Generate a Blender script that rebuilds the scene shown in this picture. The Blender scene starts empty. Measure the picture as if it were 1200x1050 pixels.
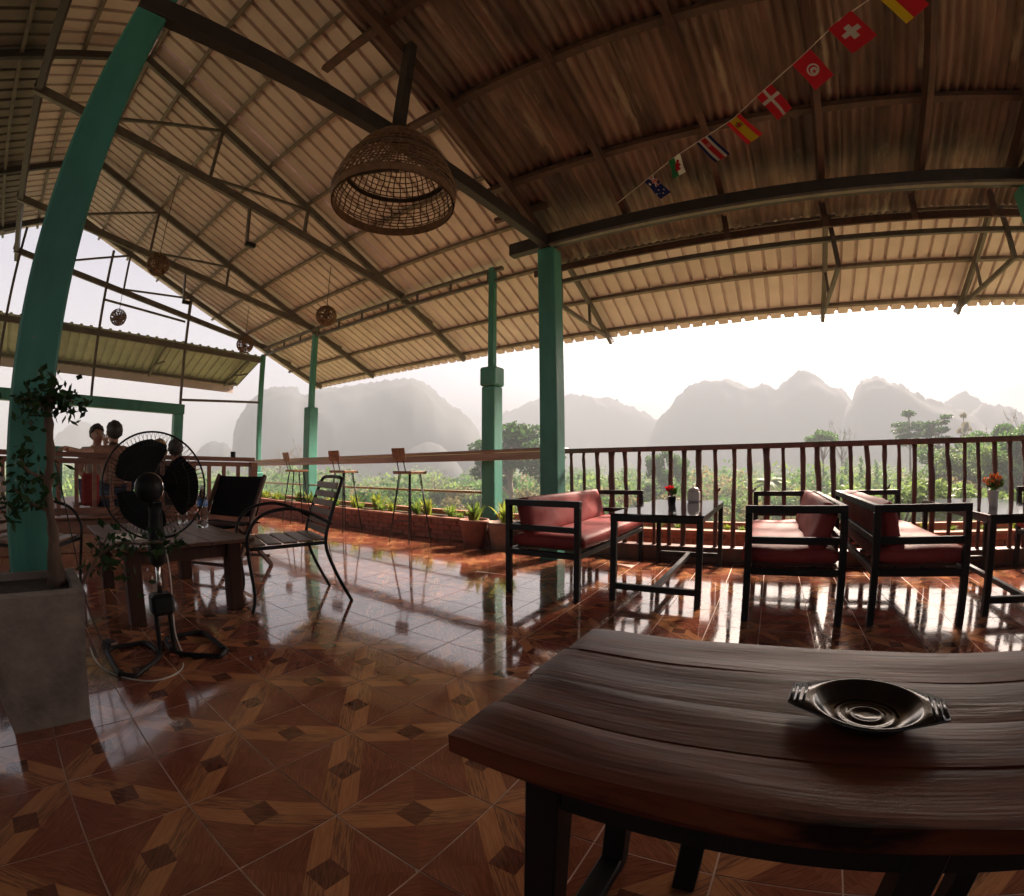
import bpy, bmesh, math, random
import numpy as np
from mathutils import Vector, Matrix
PI = math.pi
rnd = random.Random(7)
SC = bpy.context.scene
C = SC.collection

# ------------------------------------------------------------------ camera
EYE = 0.932
PITCH, ROLL, YAW = 0.04621, -0.0022, 0.558      # yaw: turned left from the +y axis (the floor tiles' axis)
cam_d = bpy.data.cameras.new('camera')
cam = bpy.data.objects.new('camera', cam_d); C.objects.link(cam); SC.camera = cam
cam_d.type = 'PANO'
cam_d.panorama_type = 'FISHEYE_LENS_POLYNOMIAL'
cam_d.sensor_fit = 'HORIZONTAL'; cam_d.sensor_width = 36.0; cam_d.sensor_height = 31.5
cam_d.fisheye_fov = PI
cam_d.fisheye_polynomial_k0 = 0.0
cam_d.fisheye_polynomial_k1 = -0.95297/15.0
cam_d.fisheye_polynomial_k2 = 0.0
cam_d.fisheye_polynomial_k3 = 0.06099/15.0**3
cam_d.fisheye_polynomial_k4 = -0.01458/15.0**4
cam_d.clip_start = 0.02; cam_d.clip_end = 5000
_cp,_sp,_cr,_sr,_cy,_sy = math.cos(PITCH),math.sin(PITCH),math.cos(ROLL),math.sin(ROLL),math.cos(YAW),math.sin(YAW)
def _lvl(x,y,z):                                 # camera (right, up, forward) -> world
    x,y = _cr*x-_sr*y, _sr*x+_cr*y
    y,z = _cp*y+_sp*z, -_sp*y+_cp*z
    return Vector((_cy*x-_sy*z, _sy*x+_cy*z, y))
_r,_u,_f = _lvl(1,0,0),_lvl(0,1,0),_lvl(0,0,1)
M = Matrix.Identity(4)
for i in range(3):
    M[i][0],M[i][1],M[i][2] = _r[i],_u[i],-_f[i]
M[2][3] = EYE
cam.matrix_world = M

# ------------------------------------------------------------------ light
SUN_AZ, SUN_EL = 12.0, 37.0                       # degrees; azimuth from +y towards +x
w = bpy.data.worlds.new('World'); SC.world = w; w.use_nodes = True
nt = w.node_tree; bg = nt.nodes['Background']
sk = nt.nodes.new('ShaderNodeTexSky'); sk.sky_type = 'NISHITA'; sk.sun_disc = False
sk.sun_elevation = math.radians(SUN_EL); sk.sun_rotation = math.radians(SUN_AZ)
sk.altitude = 250; sk.air_density = 0.2; sk.dust_density = 3.5; sk.ozone_density = 0.0
tint = nt.nodes.new('ShaderNodeMix'); tint.data_type='RGBA'; tint.blend_type='MULTIPLY'; tint.inputs[0].default_value=1.0; tint.inputs[7].default_value=(1.0,.91,.80,1)
nt.links.new(sk.outputs[0], tint.inputs[6]); nt.links.new(tint.outputs[2], bg.inputs[0]); bg.inputs[1].default_value = 0.12
sd = bpy.data.lights.new('sun','SUN'); sd.energy = 5.0; sd.angle = math.radians(12); sd.color = (1.0,0.82,0.66)
sun = bpy.data.objects.new('sun', sd); C.objects.link(sun)
_a,_e = math.radians(SUN_AZ), math.radians(SUN_EL)
_dir = Vector((math.sin(_a)*math.cos(_e), math.cos(_a)*math.cos(_e), math.sin(_e)))
sun.rotation_euler = _dir.to_track_quat('Z','Y').to_euler(); sun.location = (0,40,30)
SC.view_settings.view_transform = 'Standard'; SC.view_settings.look = 'None'
SC.view_settings.exposure = 2.85; SC.view_settings.gamma = 1.0; SC.view_settings.use_curve_mapping = False
cy = SC.cycles
cy.use_denoising = True; cy.max_bounces = 7; cy.diffuse_bounces = 4; cy.glossy_bounces = 4
cy.transmission_bounces = 6; cy.transparent_max_bounces = 8; cy.volume_bounces = 1
cy.sample_clamp_indirect = 6.0; cy.caustics_reflective = False; cy.caustics_refractive = False
try: cy.denoiser = 'OPENIMAGEDENOISE'
except Exception: pass

# ------------------------------------------------------------------ materials
def new_mat(name):
    m = bpy.data.materials.new(name); m.use_nodes = True
    return m, m.node_tree.nodes, m.node_tree.links, m.node_tree.nodes['Principled BSDF']
def mat(name, c1, c2=None, rough=0.6, metal=0.0, scale=8.0, stretch=(1,1,1), bump=0.0, bscale=None, coat=0.0,
        rrand=0.0, spec=0.5, detail=6.0, vary=0.0, lo=0.35, hi=0.65, trans=0.0, sub=None):
    m,N,L,b = new_mat(name)
    if c2 is None: c2 = tuple(x*0.72 for x in c1)
    tc = N.new('ShaderNodeTexCoord'); mp = N.new('ShaderNodeMapping'); mp.inputs['Scale'].default_value = stretch
    L.new(tc.outputs['Object'], mp.inputs[0])
    oi = N.new('ShaderNodeObjectInfo')
    va = N.new('ShaderNodeVectorMath'); va.operation = 'ADD'
    vm = N.new('ShaderNodeMath'); vm.operation = 'MULTIPLY'; vm.inputs[1].default_value = 37.0
    L.new(oi.outputs['Random'], vm.inputs[0]); L.new(mp.outputs[0], va.inputs[0]); L.new(vm.outputs[0], va.inputs[1])
    nz = N.new('ShaderNodeTexNoise'); nz.inputs['Scale'].default_value = scale; nz.inputs['Detail'].default_value = detail
    nz.inputs['Roughness'].default_value = 0.62
    L.new(va.outputs[0], nz.inputs['Vector'])
    rp = N.new('ShaderNodeValToRGB'); rp.color_ramp.elements[0].position = lo; rp.color_ramp.elements[1].position = hi
    rp.color_ramp.elements[0].color = (*c2,1); rp.color_ramp.elements[1].color = (*c1,1)
    L.new(nz.outputs['Fac'], rp.inputs[0])
    out = rp.outputs[0]
    if vary:
        hs = N.new('ShaderNodeHueSaturation')
        mr = N.new('ShaderNodeMapRange'); mr.inputs[3].default_value = 1-vary; mr.inputs[4].default_value = 1+vary
        L.new(oi.outputs['Random'], mr.inputs[0]); L.new(mr.outputs[0], hs.inputs['Value']); L.new(out, hs.inputs['Color'])
        out = hs.outputs[0]
    L.new(out, b.inputs['Base Color'])
    b.inputs['Metallic'].default_value = metal; b.inputs['Specular IOR Level'].default_value = spec
    if rrand:
        mr2 = N.new('ShaderNodeMapRange'); mr2.inputs[3].default_value = max(0.02,rough-rrand); mr2.inputs[4].default_value = rough+rrand
        n2 = N.new('ShaderNodeTexNoise'); n2.inputs['Scale'].default_value = scale*0.7; n2.inputs['Detail'].default_value = 4
        L.new(va.outputs[0], n2.inputs['Vector']); L.new(n2.outputs['Fac'], mr2.inputs[0]); L.new(mr2.outputs[0], b.inputs['Roughness'])
    else: b.inputs['Roughness'].default_value = rough
    if coat: b.inputs['Coat Weight'].default_value = coat; b.inputs['Coat Roughness'].default_value = 0.08
    if trans: b.inputs['Transmission Weight'].default_value = trans
    if bump:
        bp = N.new('ShaderNodeBump'); bp.inputs['Strength'].default_value = bump; bp.inputs['Distance'].default_value = 0.01
        src = nz
        if bscale:
            src = N.new('ShaderNodeTexNoise'); src.inputs['Scale'].default_value = bscale; src.inputs['Detail'].default_value = 5
            L.new(va.outputs[0], src.inputs['Vector'])
        L.new(src.outputs['Fac'], bp.inputs['Height']); L.new(bp.outputs[0], b.inputs['Normal'])
    return m
def leaf_mat(name, c1, c2, rough=0.5, tr=0.45):
    m,N,L,b = new_mat(name)
    ge = N.new('ShaderNodeNewGeometry')
    rp = N.new('ShaderNodeValToRGB'); rp.color_ramp.elements[0].color = (*c2,1); rp.color_ramp.elements[1].color = (*c1,1)
    L.new(ge.outputs['Random Per Island'], rp.inputs[0])
    oi = N.new('ShaderNodeObjectInfo'); hs = N.new('ShaderNodeHueSaturation')
    mr = N.new('ShaderNodeMapRange'); mr.inputs[3].default_value = .8; mr.inputs[4].default_value = 1.2
    L.new(oi.outputs['Random'], mr.inputs[0]); L.new(mr.outputs[0], hs.inputs['Value']); L.new(rp.outputs[0], hs.inputs['Color'])
    L.new(hs.outputs[0], b.inputs['Base Color']); b.inputs['Roughness'].default_value = rough
    b.inputs['Specular IOR Level'].default_value = 0.08
    t = N.new('ShaderNodeBsdfTranslucent'); L.new(hs.outputs[0], t.inputs['Color'])
    mx = N.new('ShaderNodeMixShader'); mx.inputs[0].default_value = tr
    L.new(b.outputs[0], mx.inputs[1]); L.new(t.outputs[0], mx.inputs[2])
    L.new(mx.outputs[0], N['Material Output'].inputs['Surface'])
    return m
def grain_mat(name, c1, c2, rough=0.085, gs=(2.0,40.0), contrast=(0.35,0.65)):
    """glazed tile piece: printed wood grain along the piece's own UV x direction"""
    m,N,L,b = new_mat(name)
    uv = N.new('ShaderNodeUVMap'); uv.uv_map = 'grain'
    mp = N.new('ShaderNodeMapping'); mp.inputs['Scale'].default_value = (gs[0],gs[1],1)
    L.new(uv.outputs[0], mp.inputs[0])
    nz = N.new('ShaderNodeTexNoise'); nz.inputs['Scale'].default_value = 4; nz.inputs['Detail'].default_value = 5; nz.inputs['Distortion'].default_value = 0.4
    L.new(mp.outputs[0], nz.inputs['Vector'])
    rp = N.new('ShaderNodeValToRGB'); rp.color_ramp.elements[0].position = contrast[0]; rp.color_ramp.elements[1].position = contrast[1]
    rp.color_ramp.elements[0].color = (*c2,1); rp.color_ramp.elements[1].color = (*c1,1)
    L.new(nz.outputs['Fac'], rp.inputs[0])
    # wear and smears with a shape of their own
    tc = N.new('ShaderNodeTexCoord')
    ge = N.new('ShaderNodeNewGeometry')
    n2 = N.new('ShaderNodeTexNoise'); n2.inputs['Scale'].default_value = 2.3; n2.inputs['Detail'].default_value = 7; n2.inputs['Roughness'].default_value = .7
    L.new(ge.outputs['Position'], n2.inputs['Vector'])
    mr = N.new('ShaderNodeMapRange'); mr.inputs[1].default_value=.35; mr.inputs[2].default_value=.75; mr.inputs[3].default_value = rough*0.6; mr.inputs[4].default_value = rough*2.4
    L.new(n2.outputs['Fac'], mr.inputs[0]); L.new(mr.outputs[0], b.inputs['Roughness'])
    L.new(rp.outputs[0], b.inputs['Base Color'])
    b.inputs['Specular IOR Level'].default_value = 0.6
    b.inputs['Coat Weight'].default_value = .5; b.inputs['Coat Roughness'].default_value = .04; b.inputs['Coat IOR'].default_value=1.6
    n3 = N.new('ShaderNodeTexNoise'); n3.inputs['Scale'].default_value = 7; n3.inputs['Detail'].default_value = 2
    L.new(ge.outputs['Position'], n3.inputs['Vector'])
    bp = N.new('ShaderNodeBump'); bp.inputs['Strength'].default_value = .06; bp.inputs['Distance'].default_value = 0.01
    L.new(n3.outputs['Fac'], bp.inputs['Height']); L.new(bp.outputs[0], b.inputs['Normal'])
    return m

def wear(m, col, scale, lo, hi, stretch=(1,1,1)):
    """chips or marks with a shape of their own over a finished material"""
    N,L=m.node_tree.nodes,m.node_tree.links; b=N['Principled BSDF']; src=b.inputs['Base Color'].links[0].from_socket
    tc=N.new('ShaderNodeTexCoord'); mp=N.new('ShaderNodeMapping'); mp.inputs['Scale'].default_value=stretch; L.new(tc.outputs['Object'],mp.inputs[0])
    nz=N.new('ShaderNodeTexNoise'); nz.inputs['Scale'].default_value=scale; nz.inputs['Detail'].default_value=9; nz.inputs['Roughness'].default_value=.68; L.new(mp.outputs[0],nz.inputs['Vector'])
    mr=N.new('ShaderNodeMapRange'); mr.inputs[1].default_value=lo; mr.inputs[2].default_value=hi; L.new(nz.outputs['Fac'],mr.inputs[0])
    mx=N.new('ShaderNodeMix'); mx.data_type='RGBA'; mx.inputs[7].default_value=(*col,1)
    L.new(mr.outputs[0],mx.inputs[0]); L.new(src,mx.inputs[6]); L.new(mx.outputs[2],b.inputs['Base Color'])
MAT = {}
MAT['green'] = mat('green_paint',(.055,.25,.195),(.034,.165,.128),rough=.55,scale=3.5,stretch=(1,1,.35),bump=.3,bscale=45,rrand=.15,lo=.3,hi=.6)
MAT['steel'] = mat('painted_steel',(.13,.11,.09),(.08,.06,.05),rough=.5,scale=9,rrand=.1)
MAT['purlin'] = mat('purlin_steel',(.20,.16,.13),(.13,.095,.075),rough=.5,scale=9)
MAT['darksteel'] = mat('dark_steel',(.042,.028,.023),(.025,.016,.013),rough=.55,scale=7)
MAT['sheet'] = mat('roof_sheet',(.68,.56,.555),(.55,.44,.435),rough=.5,scale=1.6,stretch=(1,1,1),vary=.05,lo=.3,hi=.6)
MAT['oldsheet'] = mat('old_roof_sheet',(.29,.175,.15),(.07,.036,.028),rough=.55,scale=1.7,stretch=(2.2,.5,1),vary=.12,lo=.34,hi=.66,bump=.2,bscale=20)
MAT['backsheet'] = mat('back_roof_sheet',(.22,.19,.17),(.15,.12,.1),rough=.6,scale=2)
MAT['greensheet'] = mat('green_roof_sheet',(.40,.41,.32),(.30,.31,.24),rough=.5,scale=2)
MAT['oldwood'] = mat('old_timber',(.11,.046,.03),(.055,.024,.016),rough=.6,scale=14,stretch=(1,.15,1),bump=.2)
MAT['rail'] = mat('red_brown_timber',(.16,.055,.035),(.075,.026,.018),rough=.45,scale=14,stretch=(1,1,.2),bump=.35,vary=.2)
MAT['deckwood'] = mat('deck_timber',(.24,.105,.06),(.14,.06,.038),rough=.5,scale=10,stretch=(1,.2,1),bump=.2,vary=.12)
MAT['counter'] = mat('counter_timber',(.36,.20,.12),(.22,.11,.065),rough=.35,scale=8,stretch=(.15,2,2),bump=.15)
MAT['pipe'] = mat('yellow_pipe',(.40,.30,.18),(.30,.21,.12),rough=.4,scale=5)
MAT['black'] = mat('black_metal',(.007,.0065,.0065),(.011,.01,.0095),rough=.42,scale=20,rrand=.1,spec=.25)
MAT['blackplastic'] = mat('black_plastic',(.006,.006,.0065),(.009,.009,.0095),rough=.48,scale=20,rrand=.1,spec=.2)
MAT['chrome'] = mat('chrome',(.75,.75,.76),(.6,.6,.6),rough=.12,metal=1,scale=5)
MAT['leather'] = mat('red_leatherette',(.30,.047,.045),(.21,.031,.031),rough=.56,scale=4,bump=.55,bscale=9,rrand=.08,vary=.08,spec=.14)
MAT['glass_top'] = mat('dark_glass_top',(.03,.025,.028),(.02,.018,.02),rough=.05,scale=3,coat=.6,spec=.7)
MAT['brick'] = mat('brick_red',(.36,.12,.075),(.22,.07,.045),rough=.85,scale=16,bump=.5,vary=.22)
MAT['mortar'] = mat('mortar',(.25,.15,.11),(.17,.10,.075),rough=.9,scale=20,bump=.3)
MAT['coping'] = mat('brick_coping',(.42,.19,.12),(.30,.12,.08),rough=.85,scale=12,bump=.3)
MAT['soil'] = mat('soil',(.06,.04,.028),(.03,.02,.015),rough=.95,scale=30,bump=.8)
MAT['grout'] = mat('grout',(.62,.46,.37),(.40,.27,.21),rough=.55,scale=6)
MAT['concrete'] = mat('concrete',(.31,.26,.215),(.13,.105,.088),rough=.8,scale=5,bump=.35,bscale=40,lo=.3,hi=.7)
MAT['wall'] = mat('rear_plaster',(.24,.19,.15),(.17,.13,.1),rough=.9,scale=2)
MAT['tabletop'] = mat('dark_varnished_plank',(.16,.043,.022),(.045,.013,.007),rough=.34,scale=4,stretch=(.35,6,4),bump=.10,bscale=22,rrand=.16,vary=.16,spec=.15,lo=.3,hi=.7)
MAT['tablewood'] = mat('low_table_wood',(.17,.075,.042),(.085,.036,.021),rough=.42,scale=6,stretch=(.25,3,3),bump=.25,rrand=.1,spec=.3)
MAT['tableleg'] = mat('low_table_leg',(.075,.030,.018),(.04,.017,.011),rough=.6,spec=.2,scale=8,stretch=(2,2,.3),bump=.2)
MAT['slatwood'] = mat('chair_slat_wood',(.22,.14,.10),(.14,.085,.06),rough=.45,scale=12,stretch=(.3,2,2),vary=.12)
MAT['stoolwood'] = mat('stool_wood',(.34,.17,.085),(.22,.095,.045),rough=.45,scale=10,stretch=(.3,2,2),vary=.12)
MAT['fabric'] = mat('black_canvas',(.006,.0055,.0055),(.010,.009,.009),rough=1.0,scale=200,bump=.1,spec=.05)
MAT['rattan'] = mat('rattan',(.23,.115,.052),(.13,.062,.028),rough=.55,scale=30,vary=.1)
MAT['rattan_dark'] = mat('dark_rattan',(.075,.035,.017),(.045,.02,.01),rough=.55,scale=30)
MAT['cord'] = mat('dark_cord',(.03,.02,.018),rough=.6)
MAT['whitecord'] = mat('white_cord',(.62,.58,.54),rough=.4)
MAT['string'] = mat('white_string',(.75,.7,.65),rough=.8)
MAT['terracotta'] = mat('terracotta',(.34,.12,.075),(.20,.085,.06),rough=.8,scale=7,bump=.2)
MAT['graypot'] = mat('weathered_pot',(.30,.21,.17),(.18,.12,.1),rough=.85,scale=7,bump=.2)
MAT['melamine'] = mat('black_melamine',(.010,.0095,.009),(.014,.013,.012),rough=.22,scale=30,coat=.35,rrand=.05)
MAT['white'] = mat('white_plastic',(.72,.68,.64),(.62,.58,.55),rough=.35)
MAT['paper'] = mat('paper',(.78,.75,.70),(.70,.66,.62),rough=.9)
MAT['bark'] = mat('bark',(.17,.11,.075),(.08,.05,.035),rough=.9,scale=10,stretch=(1,1,.3),bump=.7)
MAT['bark_far'] = mat('pale_bark',(.20,.16,.13),(.12,.09,.07),rough=.9,scale=3)
MAT['leaf_dark'] = leaf_mat('ficus_leaf',(.05,.10,.035),(.022,.05,.018),rough=.35,tr=.3)
MAT['leaf_lush'] = leaf_mat('lush_leaf',(.10,.21,.04),(.055,.13,.025))
MAT['leaf_pale'] = leaf_mat('pale_leaf',(.17,.25,.06),(.10,.16,.04))
MAT['leaf_dry'] = leaf_mat('dry_leaf',(.23,.20,.09),(.14,.125,.055))
MAT['leaf_deep'] = leaf_mat('deep_leaf',(.055,.13,.03),(.03,.075,.018))
MAT['leaf_yellow'] = leaf_mat('yellow_green_leaf',(.36,.38,.05),(.14,.22,.03),tr=.5)
MAT['leaf_spider'] = leaf_mat('spider_leaf',(.22,.30,.05),(.10,.17,.03),tr=.5)
MAT['flower_red'] = leaf_mat('red_petal',(.75,.03,.03),(.55,.015,.02),tr=.4)
MAT['flower_orange'] = leaf_mat('orange_petal',(.75,.25,.04),(.6,.12,.05),tr=.4)
MAT['rock'] = mat('limestone',(.030,.038,.044),(.018,.026,.028),rough=.95,scale=.03,stretch=(1,1,.5),detail=8,lo=.35,hi=.6)
MAT['ground'] = mat('field',(.22,.20,.10),(.15,.14,.07),rough=.95,scale=.02,detail=8)
MAT['skin'] = mat('skin',(.42,.23,.16),(.38,.2,.14),rough=.5,scale=6)
MAT['skin2'] = mat('tanned_skin',(.33,.17,.11),(.3,.15,.1),rough=.5,scale=6)
MAT['hair_dark'] = mat('dark_hair',(.028,.017,.012),(.012,.008,.006),rough=.6,scale=60,stretch=(3,3,.3),bump=.5)
MAT['hair_blond'] = mat('fair_hair',(.36,.23,.11),(.24,.14,.065),rough=.6,scale=60,stretch=(3,3,.3),bump=.5)
MAT['cloth_red'] = mat('red_cloth',(.30,.03,.025),(.22,.02,.018),rough=.9,scale=20)
MAT['cloth_blue'] = mat('blue_cloth',(.05,.07,.12),(.035,.05,.09),rough=.9,scale=20)
MAT['cloth_dark'] = mat('dark_cloth',(.02,.018,.02),(.03,.026,.028),rough=.9,scale=20)
MAT['cloth_brown'] = mat('tan_cloth',(.30,.16,.11),(.24,.12,.085),rough=.9,scale=20)
MAT['cloth_pale'] = mat('pale_cloth',(.42,.34,.28),(.35,.28,.23),rough=.9,scale=20)
for nme,col in dict(f_red=(.55,.02,.03),f_white=(.68,.64,.6),f_blue=(.015,.02,.11),f_yellow=(.72,.50,.02),f_green=(.03,.22,.07),f_black=(.02,.02,.03)).items():
    MAT[nme] = leaf_mat('flag_'+nme[2:]+'_cloth',col,tuple(x*.92 for x in col),rough=.8,tr=.25)
mw,N_,L_,b_ = new_mat('clear_plastic'); b_.inputs['Transmission Weight'].default_value = 1; b_.inputs['Roughness'].default_value=.04
b_.inputs['IOR'].default_value = 1.25; b_.inputs['Base Color'].default_value = (.93,.96,.98,1); MAT['clear'] = mw
MAT['label_blue'] = mat('blue_label',(.05,.19,.60),(.5,.6,.75),rough=.35,scale=28,lo=.45,hi=.5)
MAT['tile_dark'] = grain_mat('tile_dark_wood',(.265,.084,.046),(.14,.042,.024),gs=(1.2,18))
MAT['tile_dark2'] = grain_mat('tile_brown_wood',(.30,.098,.053),(.16,.050,.028),gs=(1.2,18))
MAT['tile_light'] = grain_mat('tile_orange_wood',(.47,.205,.09),(.36,.145,.066),gs=(1.0,12))
MAT['tile_stripe'] = grain_mat('tile_striped_wood',(.38,.165,.075),(.18,.072,.04),gs=(1.0,14),contrast=(.42,.56))
MAT['tile_mid'] = grain_mat('tile_diamond_wood',(.18,.06,.036),(.08,.027,.018),gs=(1.5,14))

wear(MAT['green'],(.20,.22,.19),6.0,.67,.70); wear(MAT['green'],(.018,.07,.052),2.2,.58,.75,(1,1,.18))
wear(MAT['tabletop'],(.30,.20,.14),30.0,.68,.73,(.3,1,1)); wear(MAT['tabletop'],(.02,.008,.006),14.0,.60,.66,(.08,1.6,1)); wear(MAT['tabletop'],(.012,.006,.005),3.0,.62,.68,(.3,2.5,1))
wear(MAT['tablewood'],(.07,.035,.022),5,.6,.7); wear(MAT['oldsheet'],(.36,.28,.24),1.3,.58,.64,(3,.4,1)); wear(MAT['concrete'],(.07,.06,.05),3.0,.56,.72,(1,1,.4))
# ------------------------------------------------------------------ mesh helpers
class MB:
    def __init__(s): s.v=[]; s.f=[]; s.m=[]; s.sm=[]
    def add(s, vs, fs, mi=0, smooth=False):
        o=len(s.v); s.v += [tuple(p) for p in vs]
        for f in fs: s.f.append(tuple(i+o for i in f)); s.m.append(mi); s.sm.append(smooth)
    def box(s, c, d, mi=0, rot=None, ch=0.0):
        """box of centre c and full size d; ch chamfers all edges"""
        hx,hy,hz=d[0]/2,d[1]/2,d[2]/2
        R = rot if rot is not None else Matrix.Identity(3)
        c=Vector(c)
        if ch<=0:
            vs=[c+R@Vector((x*hx,y*hy,z*hz)) for x in(-1,1) for y in(-1,1) for z in(-1,1)]
            s.add(vs,[(0,1,3,2),(4,6,7,5),(0,4,5,1),(2,3,7,6),(0,2,6,4),(1,5,7,3)],mi); return
        ch=min(ch,hx*.9,hy*.9,hz*.9)
        idx={}; vs=[]
        for x in(-1,1):
            for y in(-1,1):
                for z in(-1,1):
                    for a in range(3):
                        p=[x*(hx-ch),y*(hy-ch),z*(hz-ch)]; p[a]=(x*hx,y*hy,z*hz)[a]
                        idx[(x,y,z,a)]=len(vs); vs.append(c+R@Vector(p))
        fs=[]
        for a in range(3):
            b,cc=(a+1)%3,(a+2)%3
            for sg in(-1,1):
                q=[]
                for (p1,p2) in((-1,-1),(1,-1),(1,1),(-1,1)):
                    t=[0,0,0]; t[a]=sg; t[b]=p1; t[cc]=p2; q.append(idx[(*t,a)])
                fs.append(tuple(q if sg>0 else q[::-1]))
        for a in range(3):
            b,cc=(a+1)%3,(a+2)%3
            for s1 in(-1,1):
                for s2 in(-1,1):
                    q=[]
                    for e,ax in((-1,b),(1,b),(1,cc),(-1,cc)):
                        t=[0,0,0]; t[a]=e; t[b]=s1; t[cc]=s2; q.append(idx[(*t,ax)])
                    fs.append(tuple(q if s1*s2<0 else q[::-1]))
        for x in(-1,1):
            for y in(-1,1):
                for z in(-1,1):
                    q=(idx[(x,y,z,0)],idx[(x,y,z,1)],idx[(x,y,z,2)])
                    fs.append(q if x*y*z>0 else q[::-1])
        s.add(vs,fs,mi)
    def bar(s, a, b, w, h, mi=0, ch=0.0, up=(0,0,1)):
        """rectangular bar from a to b, w across, h along up"""
        a,b=Vector(a),Vector(b); d=b-a; L=d.length
        if L<1e-6: return
        x=d/L; u=Vector(up)
        if abs(x.dot(u))>.98: u=Vector((0,1,0)) if abs(x.y)<.9 else Vector((1,0,0))
        y=u.cross(x).normalized(); z=x.cross(y)
        s.box((a+b)/2,(L,w,h),mi,Matrix((x,y,z)).transposed(),ch)
    def tube(s, pts, r, n=8, mi=0, closed=False, cap=True, taper=None):
        pts=[Vector(p) for p in pts]; N=len(pts)
        rs=taper if taper else [r]*N
        t0=(pts[1]-pts[0]).normalized(); ref=Vector((0,0,1)) if abs(t0.z)<.9 else Vector((1,0,0))
        nv=t0.cross(ref).normalized(); vs=[]
        for i,p in enumerate(pts):
            if closed: t=(pts[(i+1)%N]-pts[i-1])
            else: t=pts[min(i+1,N-1)]-pts[max(i-1,0)]
            t=t.normalized() if t.length>1e-9 else t0
            nv=nv-t*nv.dot(t); nv=nv.normalized() if nv.length>1e-6 else t.orthogonal().normalized()
            bn=t.cross(nv)
            for k in range(n):
                an=2*PI*k/n; vs.append(p+(nv*math.cos(an)+bn*math.sin(an))*rs[i])
        fs=[]
        for i in range(N if closed else N-1):
            j=(i+1)%N
            for k in range(n):
                k2=(k+1)%n; fs.append((i*n+k,i*n+k2,j*n+k2,j*n+k))
        s.add(vs,fs,mi,True)
        if cap and not closed:
            o=len(s.v)-N*n
            s.f.append(tuple(o+k for k in range(n))[::-1]); s.m.append(mi); s.sm.append(False)
            s.f.append(tuple(o+(N-1)*n+k for k in range(n))); s.m.append(mi); s.sm.append(False)
    def lathe(s, prof, n=20, mi=0, c=(0,0,0), cap=True, smooth=True):
        vs=[]; c=Vector(c)
        for (r,z) in prof:
            for k in range(n):
                a=2*PI*k/n; vs.append(c+Vector((r*math.cos(a),r*math.sin(a),z)))
        fs=[]
        for i in range(len(prof)-1):
            for k in range(n):
                k2=(k+1)%n; fs.append((i*n+k,i*n+k2,(i+1)*n+k2,(i+1)*n+k))
        s.add(vs,fs,mi,smooth)
        o=len(s.v)-len(vs)
        if cap and prof[0][0]>1e-4: s.f.append(tuple(o+k for k in range(n))[::-1]); s.m.append(mi); s.sm.append(False)
        if cap and prof[-1][0]>1e-4: s.f.append(tuple(o+(len(prof)-1)*n+k for k in range(n))); s.m.append(mi); s.sm.append(False)
    def build(s, name, mats, parent=None, loc=None, rot=None):
        me=bpy.data.meshes.new(name); me.from_pydata(s.v,[],s.f)
        if not isinstance(mats,(list,tuple)): mats=[mats]
        for m in mats: me.materials.append(m)
        me.polygons.foreach_set('material_index',s.m); me.polygons.foreach_set('use_smooth',s.sm); me.update()
        return link(name,me,parent,loc,rot)
def link(name, me, parent=None, loc=None, rot=None):
    o=bpy.data.objects.new(name,me); C.objects.link(o)
    if parent: o.parent=parent
    if loc: o.location=loc
    if rot: o.rotation_euler=rot
    return o
def tag(o,label=None,cat=None,group=None,kind=None):
    if label: o['label']=label
    if cat: o['category']=cat
    if group: o['group']=group
    if kind: o['kind']=kind
    return o
def thing(name,label,cat,loc=(0,0,0),rz=0.0,group=None):
    o=bpy.data.objects.new(name,None); C.objects.link(o); o.location=loc; o.rotation_euler=(0,0,rz); o.empty_display_size=.1
    return tag(o,label,cat,group)
def kids(o): return [c for c in bpy.data.objects if c.parent==o]
ORD='first second third fourth fifth sixth seventh eighth ninth tenth eleventh twelfth thirteenth fourteenth fifteenth sixteenth seventeenth eighteenth nineteenth'.split()
def ordinal(n):
    if n<=19: return ORD[n-1]
    t,u=divmod(n,10); T={2:'twent',3:'thirt',4:'fort',5:'fift'}[t]
    return T+'ieth' if u==0 else T+'y-'+ORD[u-1]
def dup(o,parent=None):
    c=o.copy(); C.objects.link(c)
    if parent: c.parent=parent
    for ch in kids(o): dup(ch,c)
    return c
def dup_thing(o,label,loc,rz=0.0,group=None):
    c=dup(o); c.location=loc; c.rotation_euler=(0,0,rz); c['label']=label
    if group: c['group']=group
    return c
def smooth_path(pts,n=6):
    """Catmull-Rom through the points"""
    P=[Vector(p) for p in pts]; out=[]
    for i in range(len(P)-1):
        p0,p1,p2,p3=P[max(i-1,0)],P[i],P[i+1],P[min(i+2,len(P)-1)]
        for k in range(n):
            t=k/n; out.append(.5*((2*p1)+(p2-p0)*t+(2*p0-5*p1+4*p2-p3)*t*t+(3*p1-p0-3*p2+p3)*t**3))
    out.append(P[-1]); return out
def leaf_cloud(pts, size, rng, jitter=.5, aspect=.55):
    """numpy: one bent quad leaf at each point -> verts, faces"""
    n=len(pts); d=rng.normal(size=(n,3)); d/=np.linalg.norm(d,axis=1)[:,None]
    e=rng.normal(size=(n,3)); e-=d*(e*d).sum(1)[:,None]; e/=np.linalg.norm(e,axis=1)[:,None]
    sz=size*(1+jitter*(rng.random(n)-.5)*2)[:,None]
    p=np.asarray(pts)
    v=np.stack([p-d*sz, p+e*sz*aspect, p+d*sz, p-e*sz*aspect],1).reshape(-1,3)
    f=np.arange(4*n).reshape(n,4)
    return v,f
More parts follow.
